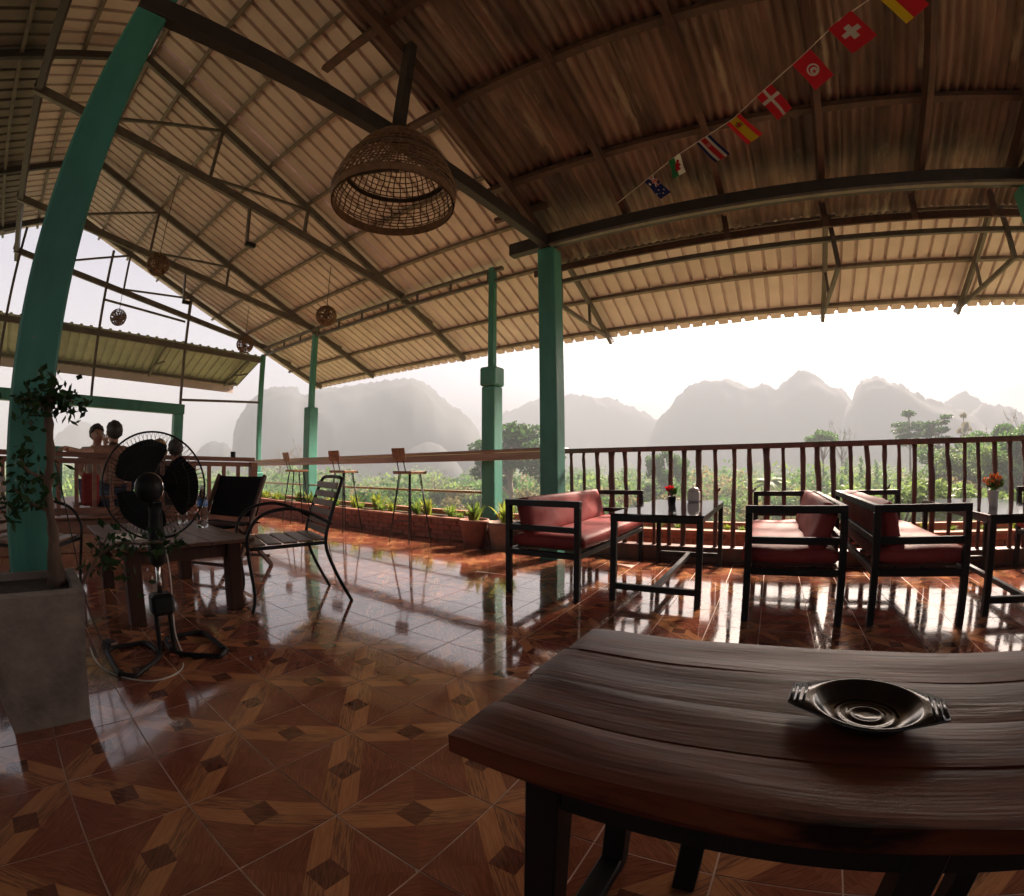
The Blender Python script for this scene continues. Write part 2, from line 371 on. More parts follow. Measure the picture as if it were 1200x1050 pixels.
def np_mesh(name,v,f,mats,mi=None):
    me=bpy.data.meshes.new(name)
    me.vertices.add(len(v)); me.vertices.foreach_set('co',np.asarray(v,np.float32).ravel())
    k=f.shape[1]; me.loops.add(f.size); me.loops.foreach_set('vertex_index',f.astype(np.int32).ravel())
    me.polygons.add(len(f)); me.polygons.foreach_set('loop_start',np.arange(0,f.size,k,dtype=np.int32))
    for m in (mats if isinstance(mats,(list,tuple)) else [mats]): me.materials.append(m)
    if mi is not None: me.polygons.foreach_set('material_index',np.asarray(mi,np.int32))
    me.update(calc_edges=True); me.validate(); return me

# ================================================================== STRUCTURE
# ---- floor bed and glazed tiles
TS=.30; TX0=-6.02124*TS; TY0=.89*TS
mb=MB(); mb.box((-3.2,.6,-.1514),(15.2,7.9,.30)); floor=mb.build('floor',MAT['grout']); tag(floor,kind='structure')
def tile_geo(parity, g=.0024):
    """one tile, corner at origin, size TS: a diagonal band of two-tone beams, a square in the middle, dark fields"""
    P=lambda x,y:(x,y)
    q=.25; a,b=.375,.625
    R=[]  # polygon, material, grain direction angle
    R.append(([P(a,a),P(b,a),P(b,b),P(a,b)],4,PI/4))
    R.append(([P(0,0),P(q,0),P(b,a),P(a,a)],2,PI/4)); R.append(([P(0,0),P(a,a),P(a,b),P(0,q)],3,PI/4))
    R.append(([P(1,1),P(1-q,1),P(a,b),P(b,b)],2,PI/4)); R.append(([P(1,1),P(b,b),P(b,a),P(1,1-q)],3,PI/4))
    R.append(([P(q,0),P(1,0),P(b,a)],0,0.62)); R.append(([P(1,0),P(1,1-q),P(b,a)],1,PI/2-.62+.0))
    R.append(([P(0,q),P(a,b),P(0,1)],1,PI/2-.62)); R.append(([P(0,1),P(a,b),P(1-q,1)],0,.62))
    vs=[];fs=[];mi=[];uv=[]
    s=1-2*g/TS
    for poly,m,an in R:
        pts=[((x-.5)*s+.5,(y-.5)*s+.5) for x,y in poly]
        if parity: pts=[(1-y,x) for x,y in pts]; an=an+PI/2
        o=len(vs); ca,sa=math.cos(an),math.sin(an)
        for x,y in pts:
            vs.append((x*TS,y*TS,0.0)); uv.append(((x*ca+y*sa)*1.0+m*.37+an,(-x*sa+y*ca)*1.0+m*.71))
        fs.append(tuple(range(o,o+len(pts)))); mi.append(m)
    c=[(g,g),(TS-g,g),(TS-g,TS-g),(g,TS-g)]
    for k in range(4):
        (x1,y1),(x2,y2)=c[k],c[(k+1)%4]; o=len(vs)
        vs+= [(x1,y1,0),(x1,y1,-.006),(x2,y2,-.006),(x2,y2,0)]; uv+=[(0,0),(0,.02),(1,.02),(1,0)]
        fs.append((o,o+1,o+2,o+3)); mi.append(0)
    return vs,fs,mi,uv
TMATS=[MAT['tile_dark'],MAT['tile_dark2'],MAT['tile_light'],MAT['tile_stripe'],MAT['tile_mid']]
def tile_mesh(name,vs,fs,mi,uv):
    me=bpy.data.meshes.new(name); me.from_pydata(vs,[],fs)
    for m in TMATS: me.materials.append(m)
    me.polygons.foreach_set('material_index',mi)
    ul=me.uv_layers.new(name='grain')
    lu=[uv[l.vertex_index] for l in me.loops]
    ul.data.foreach_set('uv',[c for p in lu for c in p]); me.update(); return me
TG=[tile_geo(0),tile_geo(1)]
VAR=[]
for par in (0,1):
    row=[]
    for k in range(5):
        vs,fs,mi,uv=TG[par]; row.append(tile_mesh('tile',vs,fs,mi,[(u+k*3.17,v+k*1.93) for u,v in uv]))
    VAR.append(row)
cells=[]
for i in range(-29,28):
    for j in range(-12,17):
        x,y=TX0+i*TS,TY0+j*TS
        if x<-10.6 or x>4.2 or y<-3.2 or y>4.24: continue
        cx,cyy=x+.15,y+.15
        d=math.hypot(cx,cyy,EYE); az=math.degrees(math.atan2(cx,cyy))+math.degrees(YAW)
        el=math.degrees(math.atan2(EYE,math.hypot(cx,cyy)))
        seen=(-64<az<64) and el<56
        if cx>-.3 and cx<.9 and .1<cyy<.75: seen=seen and el>40
        if cx<-6.1 and cyy<2.9: continue
        cells.append((not seen,d,i,j,x,y))
cells.sort()
rest=[]
for n,(ns,d,i,j,x,y) in enumerate(cells):
    par=(i+j)%2
    tz=rnd.uniform(-.0004,.0004); tx,ty=rnd.gauss(0,.0013),rnd.gauss(0,.0013)
    if n<300 and not ns:
        t=link('tile',VAR[par][rnd.randrange(5)],floor,(x,y,tz),(tx,ty,0))
    else: rest.append((par,x,y,tz,tx,ty))
vs=[];fs=[];mi=[];uv=[]
for par,x,y,tz,tx,ty in rest:
    a,b,c,d=TG[par]; o=len(vs); k=rnd.random()*9
    vs+=[(px+x,py+y,pz+tz+px*-ty+py*tx) for px,py,pz in a]; fs+=[tuple(q+o for q in f) for f in b]; mi+=c; uv+=[(u+k,v+k*.6) for u,v in d]
tf=link('tile_field',tile_mesh('tile_field',vs,fs,mi,uv),floor); tag(tf,kind='stuff')
# ---- unseen rear and side walls, added to keep the interior dark
mb=MB(); mb.box((1.4,-3.45,.8),(7.6,.16,2.2)); tag(mb.build('rear_blocker_wall',MAT['wall']),kind='structure')
mb=MB(); mb.box((5.28,-.6,1.55),(.16,5.5,3.7)); tag(mb.build('side_blocker_wall',MAT['wall']),kind='structure')



# ---- the light metal roof: sheets, purlins, trusses
RS=.415
def rz(v): return 5.95-RS*v            # underside of the sheets
roof=thing('metal_roof','broad pale ribbed metal roof on steel trusses sloping down to the open front','roof',(0,0,0))
RIDGE_V,EAVE_V=.2,6.9
def ribbed(width,v0,v1,zf,pitch=.2,hgt=.052,top=.034,base=.052,nv=2):
    """trapezoid ribbed sheet, ribs along y; from x=0"""
    xs=[];x=0.0
    while x<width-1e-6:
        xs+=[(x,0),(x+pitch-base,0),(x+pitch-base+(base-top)/2,hgt),(x+pitch-(base-top)/2,hgt)]; x+=pitch
    xs.append((width+.035,0))
    m=MB(); vs=[];n=len(xs)
    for t in (0,hgt*0+.0012):
        for k in range(nv):
            v=v0+(v1-v0)*k/(nv-1)
            for (x,z) in xs: vs.append((x,v,zf(v)+z+t))
    fs=[]
    for k in range(nv-1):
        for q in range(n-1):
            a=k*n+q; fs.append((a,a+n,a+n+1,a+1)); b=nv*n+a; fs.append((b,b+1,b+n+1,b+n))
    for q in range(n-1):
        fs.append((q,q+1,nv*n+q+1,nv*n+q)); a=(nv-1)*n+q; fs.append((a,nv*n+a,nv*n+a+1,a+1))
    m.add(vs,fs); return m
sh=ribbed(.8,RIDGE_V,EAVE_V,rz,nv=2).build('roof_sheet',MAT['sheet'],roof); sh.location=(-10.6,0,0)
for k in range(1,20):
    s=sh.copy(); C.objects.link(s); s.parent=roof; s.location=(-10.6+k*.8,rnd.uniform(-.012,.012),(k%2)*.0035)
def bz(v): return rz(RIDGE_V)+(v-RIDGE_V)*.43
b2_=ribbed(.8,-1.05,RIDGE_V-.02,bz,nv=2).build('roof_sheet',MAT['sheet'],roof); b2_.location=(-10.6,0,0)
bs=ribbed(.8,-5.4,-.97,lambda v:bz(v)-.06,nv=2).build('back_roof_sheet',MAT['backsheet'],roof); bs.location=(-10.6,0,.0)
for k in range(1,20):
    for q_ in (bs,b2_):
        s=q_.copy(); C.objects.link(s); s.parent=roof; s.location=(-10.6+k*.8,0,(k%2)*.0035)
mb=MB(); mb.box((-2.6,RIDGE_V,rz(RIDGE_V)+.045),(16.0,.34,.012)); mb.build('ridge_cap',MAT['sheet'],roof)
mb=MB(); mb.bar((-10.6,0,0),(5.35,0,0),.045,.055,0,0)
pu_=None
for v in (.25,.8,1.52,2.28,3.0,3.75,4.5,5.25,6.0,6.68):
    if pu_ is None: pu_=mb.build('purlin',MAT['purlin'],roof,(0,v,rz(v)-.032),(-math.atan(RS),0,0)); p=pu_
    else:
        p=pu_.copy(); C.objects.link(p); p.parent=roof; p.location=(0,v,rz(v)-.032)
for v in (.1,-.55,-1.2,-1.9,-2.6,-3.5,-4.5,-5.3):
    p=pu_.copy(); C.objects.link(p); p.parent=roof; p.location=(0,v,bz(v)-.10 if v<-1 else bz(v)-.035); p.rotation_euler=(math.atan(.43),0,0)
def rr(v): return rz(v)-.115           # centre line of rafters
def chz(v): return 4.635-.167*v        # sloping tie under the rafters
for n,u in enumerate((-5.28,-7.96,-10.1)):
    q=MB(); q.bar((u,RIDGE_V,rr(RIDGE_V)),(u,6.72,rr(6.72)),.055,.10); q.build('rafter',MAT['steel'],roof)
    q=MB(); q.bar((u,RIDGE_V,rr(RIDGE_V)),(u,-5.2,bz(-5.2)-.17),.055,.10); q.build('rafter',MAT['darksteel'],roof)
    q=MB(); q.bar((u,-.85,chz(-.85)),(u,5.02,chz(5.02)),.06,.11); q.build('tie_beam',MAT['steel'],roof)
    for v in (1.5,3.0):
        q=MB(); q.bar((u,v,chz(v)),(u,v,rr(v)),.04,.04); q.build('strut',MAT['steel'],roof)
    q=MB(); q.bar((u,0.0,chz(0)+.05),(u,1.5,rr(1.5)-.03),.035,.035); q.build('brace',MAT['steel'],roof)
    q=MB(); q.bar((u,1.5,chz(1.5)+.05),(u,3.0,rr(3.0)-.03),.035,.035); q.build('brace',MAT['steel'],roof)
    q=MB(); q.bar((u,-.85,chz(-.85)),(u,-.85,bz(-.85)-.1),.06,.06); q.build('strut',MAT['darksteel'],roof)
    q=MB(); q.bar((u,5.0,3.72),(u,5.75,3.52),.05,.06); q.build('end_bracket',MAT['steel'],roof)
for u in (-2.35,.95,3.0):
    q=MB(); q.bar((u,4.35,rr(4.35)),(u,6.85,rr(6.85)),.05,.085); q.build('rafter',MAT['steel'],roof)
    q=MB(); q.bar((u,4.95,3.0),(u,6.95,3.04),.04,.05); q.build('tie_beam',MAT['steel'],roof)
    q=MB(); q.bar((u,4.95,2.98),(u,4.95,rr(4.95)),.05,.05); q.build('strut',MAT['steel'],roof)
    q=MB(); q.bar((u,5.93,3.02),(u,5.93,rr(5.93)),.035,.035); q.build('strut',MAT['steel'],roof)
q=MB(); q.bar((-10.6,-.8,4.80),(5.3,-.8,4.80),.08,.14); q.build('ridge_girder',MAT['darksteel'],roof)
q=MB(); q.bar((-10.15,4.97,3.76),(-3.25,4.97,3.76),.06,.05); q.build('wall_plate',MAT['steel'],roof)
q=MB(); q.bar((-10.15,4.97,3.585),(-3.2,4.97,3.585),.04,.035); q.build('lower_plate',MAT['steel'],roof)
for k in range(10):
    q=MB(); u=-9.8+k*.7; q.bar((u,4.97,3.60),(u,4.97,3.735),.03,.03); q.build('plate_spacer',MAT['steel'],roof)
q=MB(); q.bar((-2.42,4.97,3.335),(5.3,4.97,3.335),.05,.055); q.build('front_beam',MAT['steel'],roof)

# ---- the older rusty roof over the corner nearest the camera
old=thing('rusty_roof','dark older rusty corrugated roof on brown timber rafters above the string of flags','roof')
OS=.32
def oz(v): return 3.53+OS*(4.08-v)     # underside of the rafters
def corrug(width,v0,v1,zf,pitch=.09,amp=.014,per=6):
    n=int(width/pitch*per); m=MB(); vs=[]
    for t in (0,.0012):
        for v in (v0,v1):
            for k in range(n+1):
                x=width*k/n; vs.append((x,v,zf(v)+amp*math.sin(2*PI*x/pitch)+t))
    N=n+1; fs=[]
    for k in range(n):
        fs+=[(k,N+k,N+k+1,k+1),(2*N+k,2*N+k+1,3*N+k+1,3*N+k),(N+k,3*N+k,3*N+k+1,N+k+1),(k,k+1,2*N+k+1,2*N+k)]
    m.add(vs,fs,0,True); return m
os_=corrug(.9,-2.2,4.76,lambda v:oz(v)+.185).build('corrugated_sheet',MAT['oldsheet'],old); os_.location=(-2.42,0,0)
for k in range(1,9):
    s=os_.copy(); C.objects.link(s); s.parent=old; s.location=(-2.42+k*.855,rnd.uniform(-.07,.05),(k%2)*.005)
for u in (-2.17,-1.16,-.17,.81,1.79,2.78,3.8,4.8):
    q=MB(); q.bar((u,-2.2,oz(-2.2)+.06),(u,4.3,oz(4.3)+.06),.06,.12); q.build('rafter',MAT['oldwood'],old)
for v,ext in ((3.47,-2.62),(2.46,-2.75),(1.55,-2.95),(.6,-2.5),(-.4,-2.5),(-1.4,-2.5)):
    q=MB(); q.bar((ext,v,oz(v)+.15),(5.2,v,oz(v)+.15),.075,.05); q.build('batten',MAT['oldwood'],old)
q=MB(); q.bar((-2.62,3.85,oz(3.85)+.15),(-1.95,3.85,oz(3.85)+.15),.06,.05); q.build('batten',MAT['oldwood'],old)
q=MB(); q.bar((-2.6,4.72,3.40),(5.2,4.72,3.40),.03,.085); q.build('fascia_board',MAT['oldwood'],old)
for u in (-.2,.84,1.8,2.7):
    q=MB(); q.bar((u,4.6,3.30),(u,4.55,3.62),.06,.04); q.build('hanger',MAT['oldwood'],old)
q=MB(); q.bar((-2.55,4.08,3.43),(5.2,4.08,3.43),.11,.15,0,.006); q.build('edge_beam',MAT['darksteel'],old)
q=MB(); q.bar((-2.0,4.0,3.335),(5.2,4.0,3.335),.05,.03); q.build('edge_batten',MAT['purlin'],old)
q=MB(); q.bar((-2.3,-.1,3.40),(-2.09,4.1,3.42),.09,.14,0,.006); q.build('side_beam',MAT['darksteel'],old)
q=MB(); q.bar((2.85,-2,3.42),(2.85,4.1,3.43),.10,.16,0,.006); q.build('side_beam',MAT['darksteel'],old)
q=MB(); q.bar((-2.09,1.80,3.42),(-2.09,1.80,oz(1.8)+.1),.075,.075); q.build('king_post',MAT['darksteel'],old)

# ---- columns
def column(label,x,y,wd,h,ch=.012,cap=None,post=None,wy=None):
    t=thing('column',label,'column',(x,y,0))
    m=MB(); m.box((0,0,h/2-.05),(wd,wy or wd,h+.1),0,None,ch); m.build('shaft',MAT['green'],t)
    if cap: m=MB(); m.box((0,0,cap[0]),(cap[1],cap[1],cap[2]),0,None,.02); m.build('capital',MAT['green'],t)
    if post:
        m=MB(); m.box((0,0,(post[1]+post[2])/2),(post[0],post[0],post[2]-post[1]),0,None,.006); m.build('post',MAT['green' if post[3] else 'steel'],t)
    return t
column('thick dark green column rising behind the concrete planter with the small tree',-2.36,-.005,.19,3.62)
column('tall plain green column between the bar counter and the baluster railing',-2.09,4.14,.20,3.345)
column('stout green column with a square capital and a thin post on top, by the terracotta pot',-3.42,4.97,.21,2.04,cap=(2.18,.25,.26),post=(.09,2.3,3.80,True))
column('slim green column without capital standing behind the middle bar stool',-7.8,4.97,.21,2.13,post=(.10,2.12,3.62,True))
column('very thin green pipe column at the far end of the bar counter',-10.1,4.97,.10,3.62,ch=.01,cap=(.52,.19,.6))
column('green column at the right end of the long dark beam',2.86,4.14,.20,3.345)
# green concrete frame at the far side
t=thing('green_frame','long green concrete beam on a post beyond the people, open sky above it','concrete frame',(-10.1,0,0))
m=MB(); m.box((0,.6,2.12),(.2,5.0,.21),0,None,.012); m.build('beam',MAT['green'],t)
m=MB(); m.box((.0,2.98,1.0),(.202,.202,2.02),0,None,.012); m.build('post',MAT['green'],t)
m=MB(); m.box((.0,.53,.55),(.2,.19,1.4),0,None,.012); m.build('stub_post',MAT['green'],t)
for v,z0,z1 in ((1.13,2.22,5.2),(3.02,2.22,4.6),(-.72,2.22,5.25)):
    t=(thing('hanger_pipe',{1.13:'thin pipe standing on the green beam, left of the far wicker lamp',3.02:'thin pipe standing above the green frame\'s corner post',-.72:'thin pipe nearest the left picture edge, on the green beam'}[v],'pipe',(-10.1,v,0)))
    m=MB(); m.bar((0,0,z0),(0,0,z1),.05,.05); m.build('shaft',MAT['steel'],t)
m=MB(); m.bar((-10.1,3.05,2.33),(-10.1,4.95,2.46),.05,.05)
tag(m.build('tie_pipe',MAT['steel']),'thin horizontal pipe from the green frame to the thin pipe column','pipe')
m=MB(); m.bar((-10.1,1.13,4.15),(-10.1,2.95,4.02),.04,.04)
tag(m.build('tie_pipe',MAT['steel']),'thin horizontal pipe high up under the gable end','pipe')
# far lean-to canopy
t=thing('lean_to_canopy','greenish ribbed lean-to canopy hanging off the far gable end','canopy',(-10.15,0,0))
def lz(x): return 3.55+x*.34
s=ribbed(1.0,0,1,lambda v:0,nv=2)
for k in range(7):
    m=MB(); y0=-2.0+k*1.0
    for q in range(5):
        y=y0+q*.2
        pts=[(y,0),(y+.125,0),(y+.137,.028),(y+.188,.028),(y+.2,0)]
        for e in range(4):
            (a,za),(b,zb)=pts[e],pts[e+1]
            m.add([(-1.5,a,lz(-1.5)+za),(.05,a,lz(.05)+za),(.05,b,lz(.05)+zb),(-1.5,b,lz(-1.5)+zb)],[(0,1,2,3)])
    m.build('roof_sheet',MAT['greensheet'],t)
m=MB(); m.bar((0.02,-2,3.47),(.02,4.9,3.47),.06,.12); m.build('top_rail',MAT['steel'],t)
m=MB(); m.bar((-1.3,-2,lz(-1.3)-.05),(-1.3,4.9,lz(-1.3)-.05),.05,.06); m.build('purlin',MAT['steel'],t)
m=MB(); m.box((-1.5,1.45,lz(-1.5)-.08),(.012,6.9,.2)); m.build('fascia',MAT['sheet'],t)
for v in (.35,2.6,4.6):
    m=MB(); m.bar((0,v,3.42),(-1.4,v,lz(-1.4)-.05),.045,.06); m.build('rafter',MAT['steel'],t)
    m=MB(); m.bar((0,v,3.1),(-.9,v,lz(-.9)-.06),.035,.035); m.build('bracket',MAT['steel'],t)

# ---- timber railing at the front (log balusters)
rail=thing('baluster_railing','red brown timber railing of crooked log balusters along the front edge','railing',(0,4.55,0))
m=MB(); m.box((1.3,0,.075),(7.1,.16,.15),0,None,.01); m.build('base_beam',MAT['rail'],rail)
m=MB(); m.box((1.3,0,1.125),(7.05,.075,.05),0,None,.008); m.build('top_rail',MAT['rail'],rail)
m=MB(); m.box((-2.21,0,.62),(.10,.085,1.0),0,None,.006); m.build('post',MAT['deckwood'],rail)
bx=[-2.06,-1.91,-1.75,-1.59,-1.44,-1.29,-1.13,-.96,-.82,-.66,-.5,-.32,-.16,0,.16,.34,.49,.64,.8,.95,1.12,1.26,1.41,1.58,1.75,1.92,2.06,2.23,2.4,2.55,2.7,2.86,3.02,3.18,3.35,3.5,3.66,3.82,4.0,4.16,4.3,4.47,4.62]
for i,x in enumerate(bx):
    rb=random.Random(i*13+1); r0=.019+rb.random()*.009
    if i in (3,9,13,16,23): r0=.030+rb.random()*.005
    pts=[];rs=[]
    ph,am=rb.random()*6.28,rb.choice([.002,.004,.007,.012]); lean=rb.uniform(-.015,.015)
    for k in range(11):
        t_=k/10; pts.append((am*math.sin(ph+t_*rb.choice([4,5,6]))*(1 if 0<k<10 else .4)+lean*(t_-.5),am*.5*math.cos(ph+t_*5),.14+.965*t_)); rs.append(r0*(1+rb.uniform(-.16,.16)))
    m=MB(); m.tube(pts,r0,8,0,taper=rs)
    if i in (5,10,12,20):
        z=.45+rb.random()*.3; m.tube([(0,0,z),(r0*1.6,-.01,z+.02),(r0*2.2,-.012,z+.05)],.01,6,0,taper=[.014,.011,.006])
    o=m.build('baluster',MAT['rail'],rail,(x,0,0))
# ---- brick planters
BR=MB(); BR.box((0,0,0),(.205,.03,.058),0,None,.004); BRM=BR.build('brick',MAT['brick']).data
for o in list(bpy.data.objects):
    if o.name=='brick' : bpy.data.objects.remove(o)
def brick_planter(label,x0,x1,y0,y1,h,courses,limit):
    t=thing('brick_planter',label,'planter',((x0+x1)/2,y0,0)); cx=(x0+x1)/2; L=x1-x0
    m=MB(); m.box((0,.05,h/2-.02),(L,.06,h-.03)); m.box((0,y1-y0-.04,h/2-.02),(L,.07,h-.03)); m.build('wall',MAT['mortar'],t)
    m=MB(); m.box((0,.05,h-.014),(L,.12,.03),0,None,.006); m.build('coping',MAT['coping'],t)
    m=MB(); m.box((0,y1-y0-.04,h+.02),(L,.09,.07),0,None,.006); m.build('coping',MAT['coping'],t)
    m=MB(); m.box((0,(y1-y0)/2,h/2-.05),(L,y1-y0-.16,h-.07)); m.build('soil',MAT['soil'],t)
    n=0; ch=(h-.03)/courses
    for c in range(courses):
        x=-L/2+(.107 if c%2 else 0)+.1
        while x<L/2-.1 and n<limit:
            o=link('brick',BRM,t,(x+rnd.uniform(-.004,.004),.012+rnd.uniform(-.004,.003),ch*(c+.5)+rnd.uniform(-.003,.003)),(rnd.uniform(-.02,.02),rnd.uniform(-.02,.02),rnd.uniform(-.015,.015)))
            x+=.216; n+=1
    return t
brick_planter('low brick planter full of yellow green tufts under the bar counter',-10.0,-2.25,4.47,5.0,.29,4,180)
brick_planter('brick planter wall just outside the baluster railing',-2.05,4.2,4.8,5.2,.27,4,120)
# ---- bar counter along the front opening
t=thing('bar_counter','long narrow timber bar counter along the front opening','counter',(0,0,0))
m=MB()
m=MB(); m.bar((-10.0,4.80,1.075),(-2.2,4.62,1.155),.30,.035,0,.006); m.build('top_plank',MAT['counter'],t)
m=MB(); m.bar((-10.0,4.685,1.005),(-2.2,4.505,1.085),.035,.085,0,.005); m.build('front_apron',MAT['counter'],t)
m=MB(); m.tube([(-10.0,4.9,.595),(-3.4,4.9,.615)],.018,8); m.build('foot_pipe',MAT['pipe'],t)
# ---- raised deck with its railing
m=MB(); m.box((-8.35,.0,.155),(4.26,5.84,.31)); dk=m.build('deck_platform',MAT['deckwood']); tag(dk,kind='structure')
for k in range(14):
    m=MB(); m.box((-6.125-.0-.145*k-.07,.0,.322),(.138,5.82,.022),0,None,.003); m.build('plank',MAT['deckwood'],dk)
for k in range(3):
    m=MB(); m.box((-6.21,-1.95+1.94*k,.16),(.024,1.92,.26),0,None,.004); m.build('plank',MAT['deckwood'],dk)
dr=thing('deck_railing','square cut brown railing around the raised deck, one person leaning on it','railing',(-6.13,0,0))
m=MB(); m.box((0,.46,1.04),(.10,4.96,.055),0,None,.006); m.build('top_rail',MAT['deckwood'],dr)
m=MB(); m.box((0,.46,.97),(.035,4.9,.06),0,None,.004); m.build('sub_rail',MAT['deckwood'],dr)
m=MB(); m.box((0,2.93,.5),(.10,.10,1.0),0,None,.006); m.build('corner_post',MAT['deckwood'],dr)
for k in range(21):
    v=2.70-.215*k
    m=MB(); m.box((0,v,.65),(.035,.05,.6),0,None,.004); m.build('baluster',MAT['deckwood'],dr)
m=MB(); m.box((0,.4,.40),(.05,4.9,.08),0,None,.005); m.build('bottom_rail',MAT['deckwood'],dr)
m=MB(); m.box((-5.86,.2,.075),(.36,1.5,.15),0,None,.008); tag(m.build('wooden_step',MAT['counter']),'pale low wooden step at the foot of the raised deck','step')

# ================================================================== FURNITURE
# ---- black framed benches with red cushions
def cushion(dims,mb_seed,puff=.02,nx=10,ny=14):
    """soft pad centred at origin, x,y,z sizes, with rounded edge and slight unevenness"""
    r=random.Random(mb_seed); X,Y,Z=dims; vs=[];fs=[]
    ph=[r.random()*6.28 for _ in range(6)]
    def zt(x,y,s):
        ex=min(1,(1-abs(x))/.16); ey=min(1,(1-abs(y))/.07)
        e=(1-(1-ex)**2)**.5*(1-(1-ey)**2)**.5 if ex>0 and ey>0 else 0
        return s*Z/2*(.42+.58*e)+puff*.22*(math.sin(5*x+ph[0])*math.sin(7*y+ph[1])+.6*math.sin(11*y+ph[2]+3*x))*e
    for s in (1,-1):
        for i in range(nx+1):
            for j in range(ny+1):
                x=math.sin(PI/2*(-1+2*i/nx)); y=math.sin(PI/2*(-1+2*j/ny)); vs.append((x*X/2,y*Y/2,zt(x,y,s)))
    N=(nx+1)*(ny+1)
    for i in range(nx):
        for j in range(ny):
            a=i*(ny+1)+j; fs.append((a,a+ny+1,a+ny+2,a+1)); b=N+a; fs.append((b,b+1,b+ny+2,b+ny+1))
    for i in range(nx):
        for j in (0,ny):
            a=i*(ny+1)+j; q=(a,a+ny+1,N+a+ny+1,N+a); fs.append(q if j else q[::-1])
    for j in range(ny):
        for i in (0,nx):
            a=i*(ny+1)+j; q=(a,a+1,N+a+1,N+a); fs.append(q[::-1] if i else q)
    m=MB(); m.add(vs,fs,0,True); return m
W,L,B=.56,1.62,.042
def make_bench(label,loc,rz_,grp):
    """back along x=0 side, seat towards +x, length along +y, origin at the near back foot"""
    t=thing('bench',label,'bench',loc,rz_,grp); bm=MAT['black']
    for y in (0,L):
        for x in (0,W):
            m=MB(); m.box((x,y,.33 if 1 else 0),(B,B,.66),0,None,.003); m.build('leg',bm,t)
        m=MB(); m.box((W/2,y,.682),(W+B,B+.006,.044),0,None,.003); m.build('armrest',bm,t)
        m=MB(); m.box((W/2,y,.50),(W-B,B*.9,B),0,None,.003); m.build('arm_rail',bm,t)
        m=MB(); m.box((W/2,y,.315),(W-B,B*.9,B),0,None,.003); m.build('end_rail',bm,t)
    m=MB(); m.box((0,L/2,.682),(B*.98,L-B-.008,.043),0,None,.003); m.build('back_top_rail',bm,t)
    m=MB(); m.box((0,L/2,.50),(B*.9,L-B,B),0,None,.003); m.build('back_rail',bm,t)
    for x in (0,W):
        m=MB(); m.box((x,L/2,.315),(B*.9,L-B,B),0,None,.003); m.build('seat_rail',bm,t)
    for k in range(7):
        m=MB(); m.box((W/2,L*(k+.5)/7,.342),(W-B,.05,.014)); m.build('slat',MAT['oldwood'],t)
    o=cushion((W+.02,L-.05,.10),sum(map(ord,label))%97).build('seat_cushion',MAT['leather'],t,(W/2+.03,L/2,.402))
    m=MB(); a_,b_=(W+.02)/2-.014,(L-.05)/2-.014; m.tube([(a_,b_,0),(a_+.006,0,.003),(a_,-b_,0),(0,-b_-.006,.002),(-a_,-b_,0),(-a_-.004,0,.002),(-a_,b_,0),(0,b_+.006,.002)],.0055,6,closed=True); m.build('piping',MAT['leather'],o,(0,0,.026))
    o=cushion((.30,L-.08,.11),sum(map(ord,label))%89+5,.035).build('back_cushion',MAT['leather'],t,(.105,L/2,.565),(0,math.radians(-90-17),0))
    return t
make_bench('red cushioned black bench facing right, beside the tall plain green column',(-1.80,2.84,0),0,'black framed benches')
b2=make_bench('red cushioned black bench facing left towards the table with the red flower',(.455,4.42,0),PI,'black framed benches')
b3=make_bench('red cushioned black bench facing right, back to back with another bench',(.655,2.83,0),0,'black framed benches')
b4=make_bench('red cushioned black bench at the far right, beyond the table with the vase',(2.98,4.42,0),PI,'black framed benches')
# ---- glass topped tables
def make_table(label,loc):
    t=thing('side_table',label,'table',loc,0,'black glass topped tables'); bm=MAT['black']; W2,L2=.60,1.36; b=.042
    for x in (0,W2):
        for y in (0,L2):
            m=MB(); m.box((x,y,.29),(b,b,.58),0,None,.003); m.build('leg',bm,t)
    for y in (0,L2):
        m=MB(); m.box((W2/2,y,.10),(W2-b,b*.9,b),0,None,.003); m.build('end_rail',bm,t)
        m=MB(); m.box((W2/2,y,.585),(W2+b,b+.01,.045),0,None,.003); m.build('apron',bm,t)
    for x in (0,W2):
        m=MB(); m.box((x,L2/2,.585),(b,L2-b-.012,.044),0,None,.003); m.build('apron',bm,t)
    m=MB(); m.box((W2/2,L2/2,.10),(b,L2-b,b*.9),0,None,.003); m.build('stretcher',bm,t)
    m=MB(); m.box((W2/2,L2/2,.613),(W2+.06,L2+.06,.011),0,None,.003); m.build('glass_top',MAT['glass_top'],t)
    return t
make_table('black table with a dark glass top carrying the potted red flower',(-1.03,3.0,0))
make_table('black table with a dark glass top carrying the orange flower vase',(1.455,3.0,0))
def blossoms(name,mat_,n,rad,size,seed,parent,loc,flat=.6):
    g=np.random.default_rng(seed); p=g.normal(size=(n,3)); p/=np.linalg.norm(p,axis=1)[:,None]; p*=rad*(g.random(n)**.5)[:,None]; p[:,2]*=flat
    v,f=leaf_cloud(p,size,g); return link(name,np_mesh(name,v,f,MAT[mat_]),parent,loc)
t=thing('flower_pot','small black pot with a red flower on the glass table','flower pot',(-.80,3.88,.6185))
m=MB(); m.lathe([(.026,0),(.036,.06),(.040,.065),(.036,.067),(.033,.06),(0,.055)],14); m.build('pot',MAT['black'],t)
m=MB()
for k in range(5): m.tube([(0,0,.07),(.015*math.cos(k*1.3),.015*math.sin(k*1.3),.11),(.03*math.cos(k*1.3),.03*math.sin(k*1.3),.14)],.002,5)
m.build('stem',MAT['leaf_lush'],t)
blossoms('leaves','leaf_lush',46,.045,.02,3,t,(.012,0,.11)); blossoms('petals','flower_red',60,.034,.019,4,t,(-.022,0,.135))
t=thing('condiment_caddy','pale lidded condiment caddy near the far end of the glass table','caddy',(-.66,4.18,.6185))
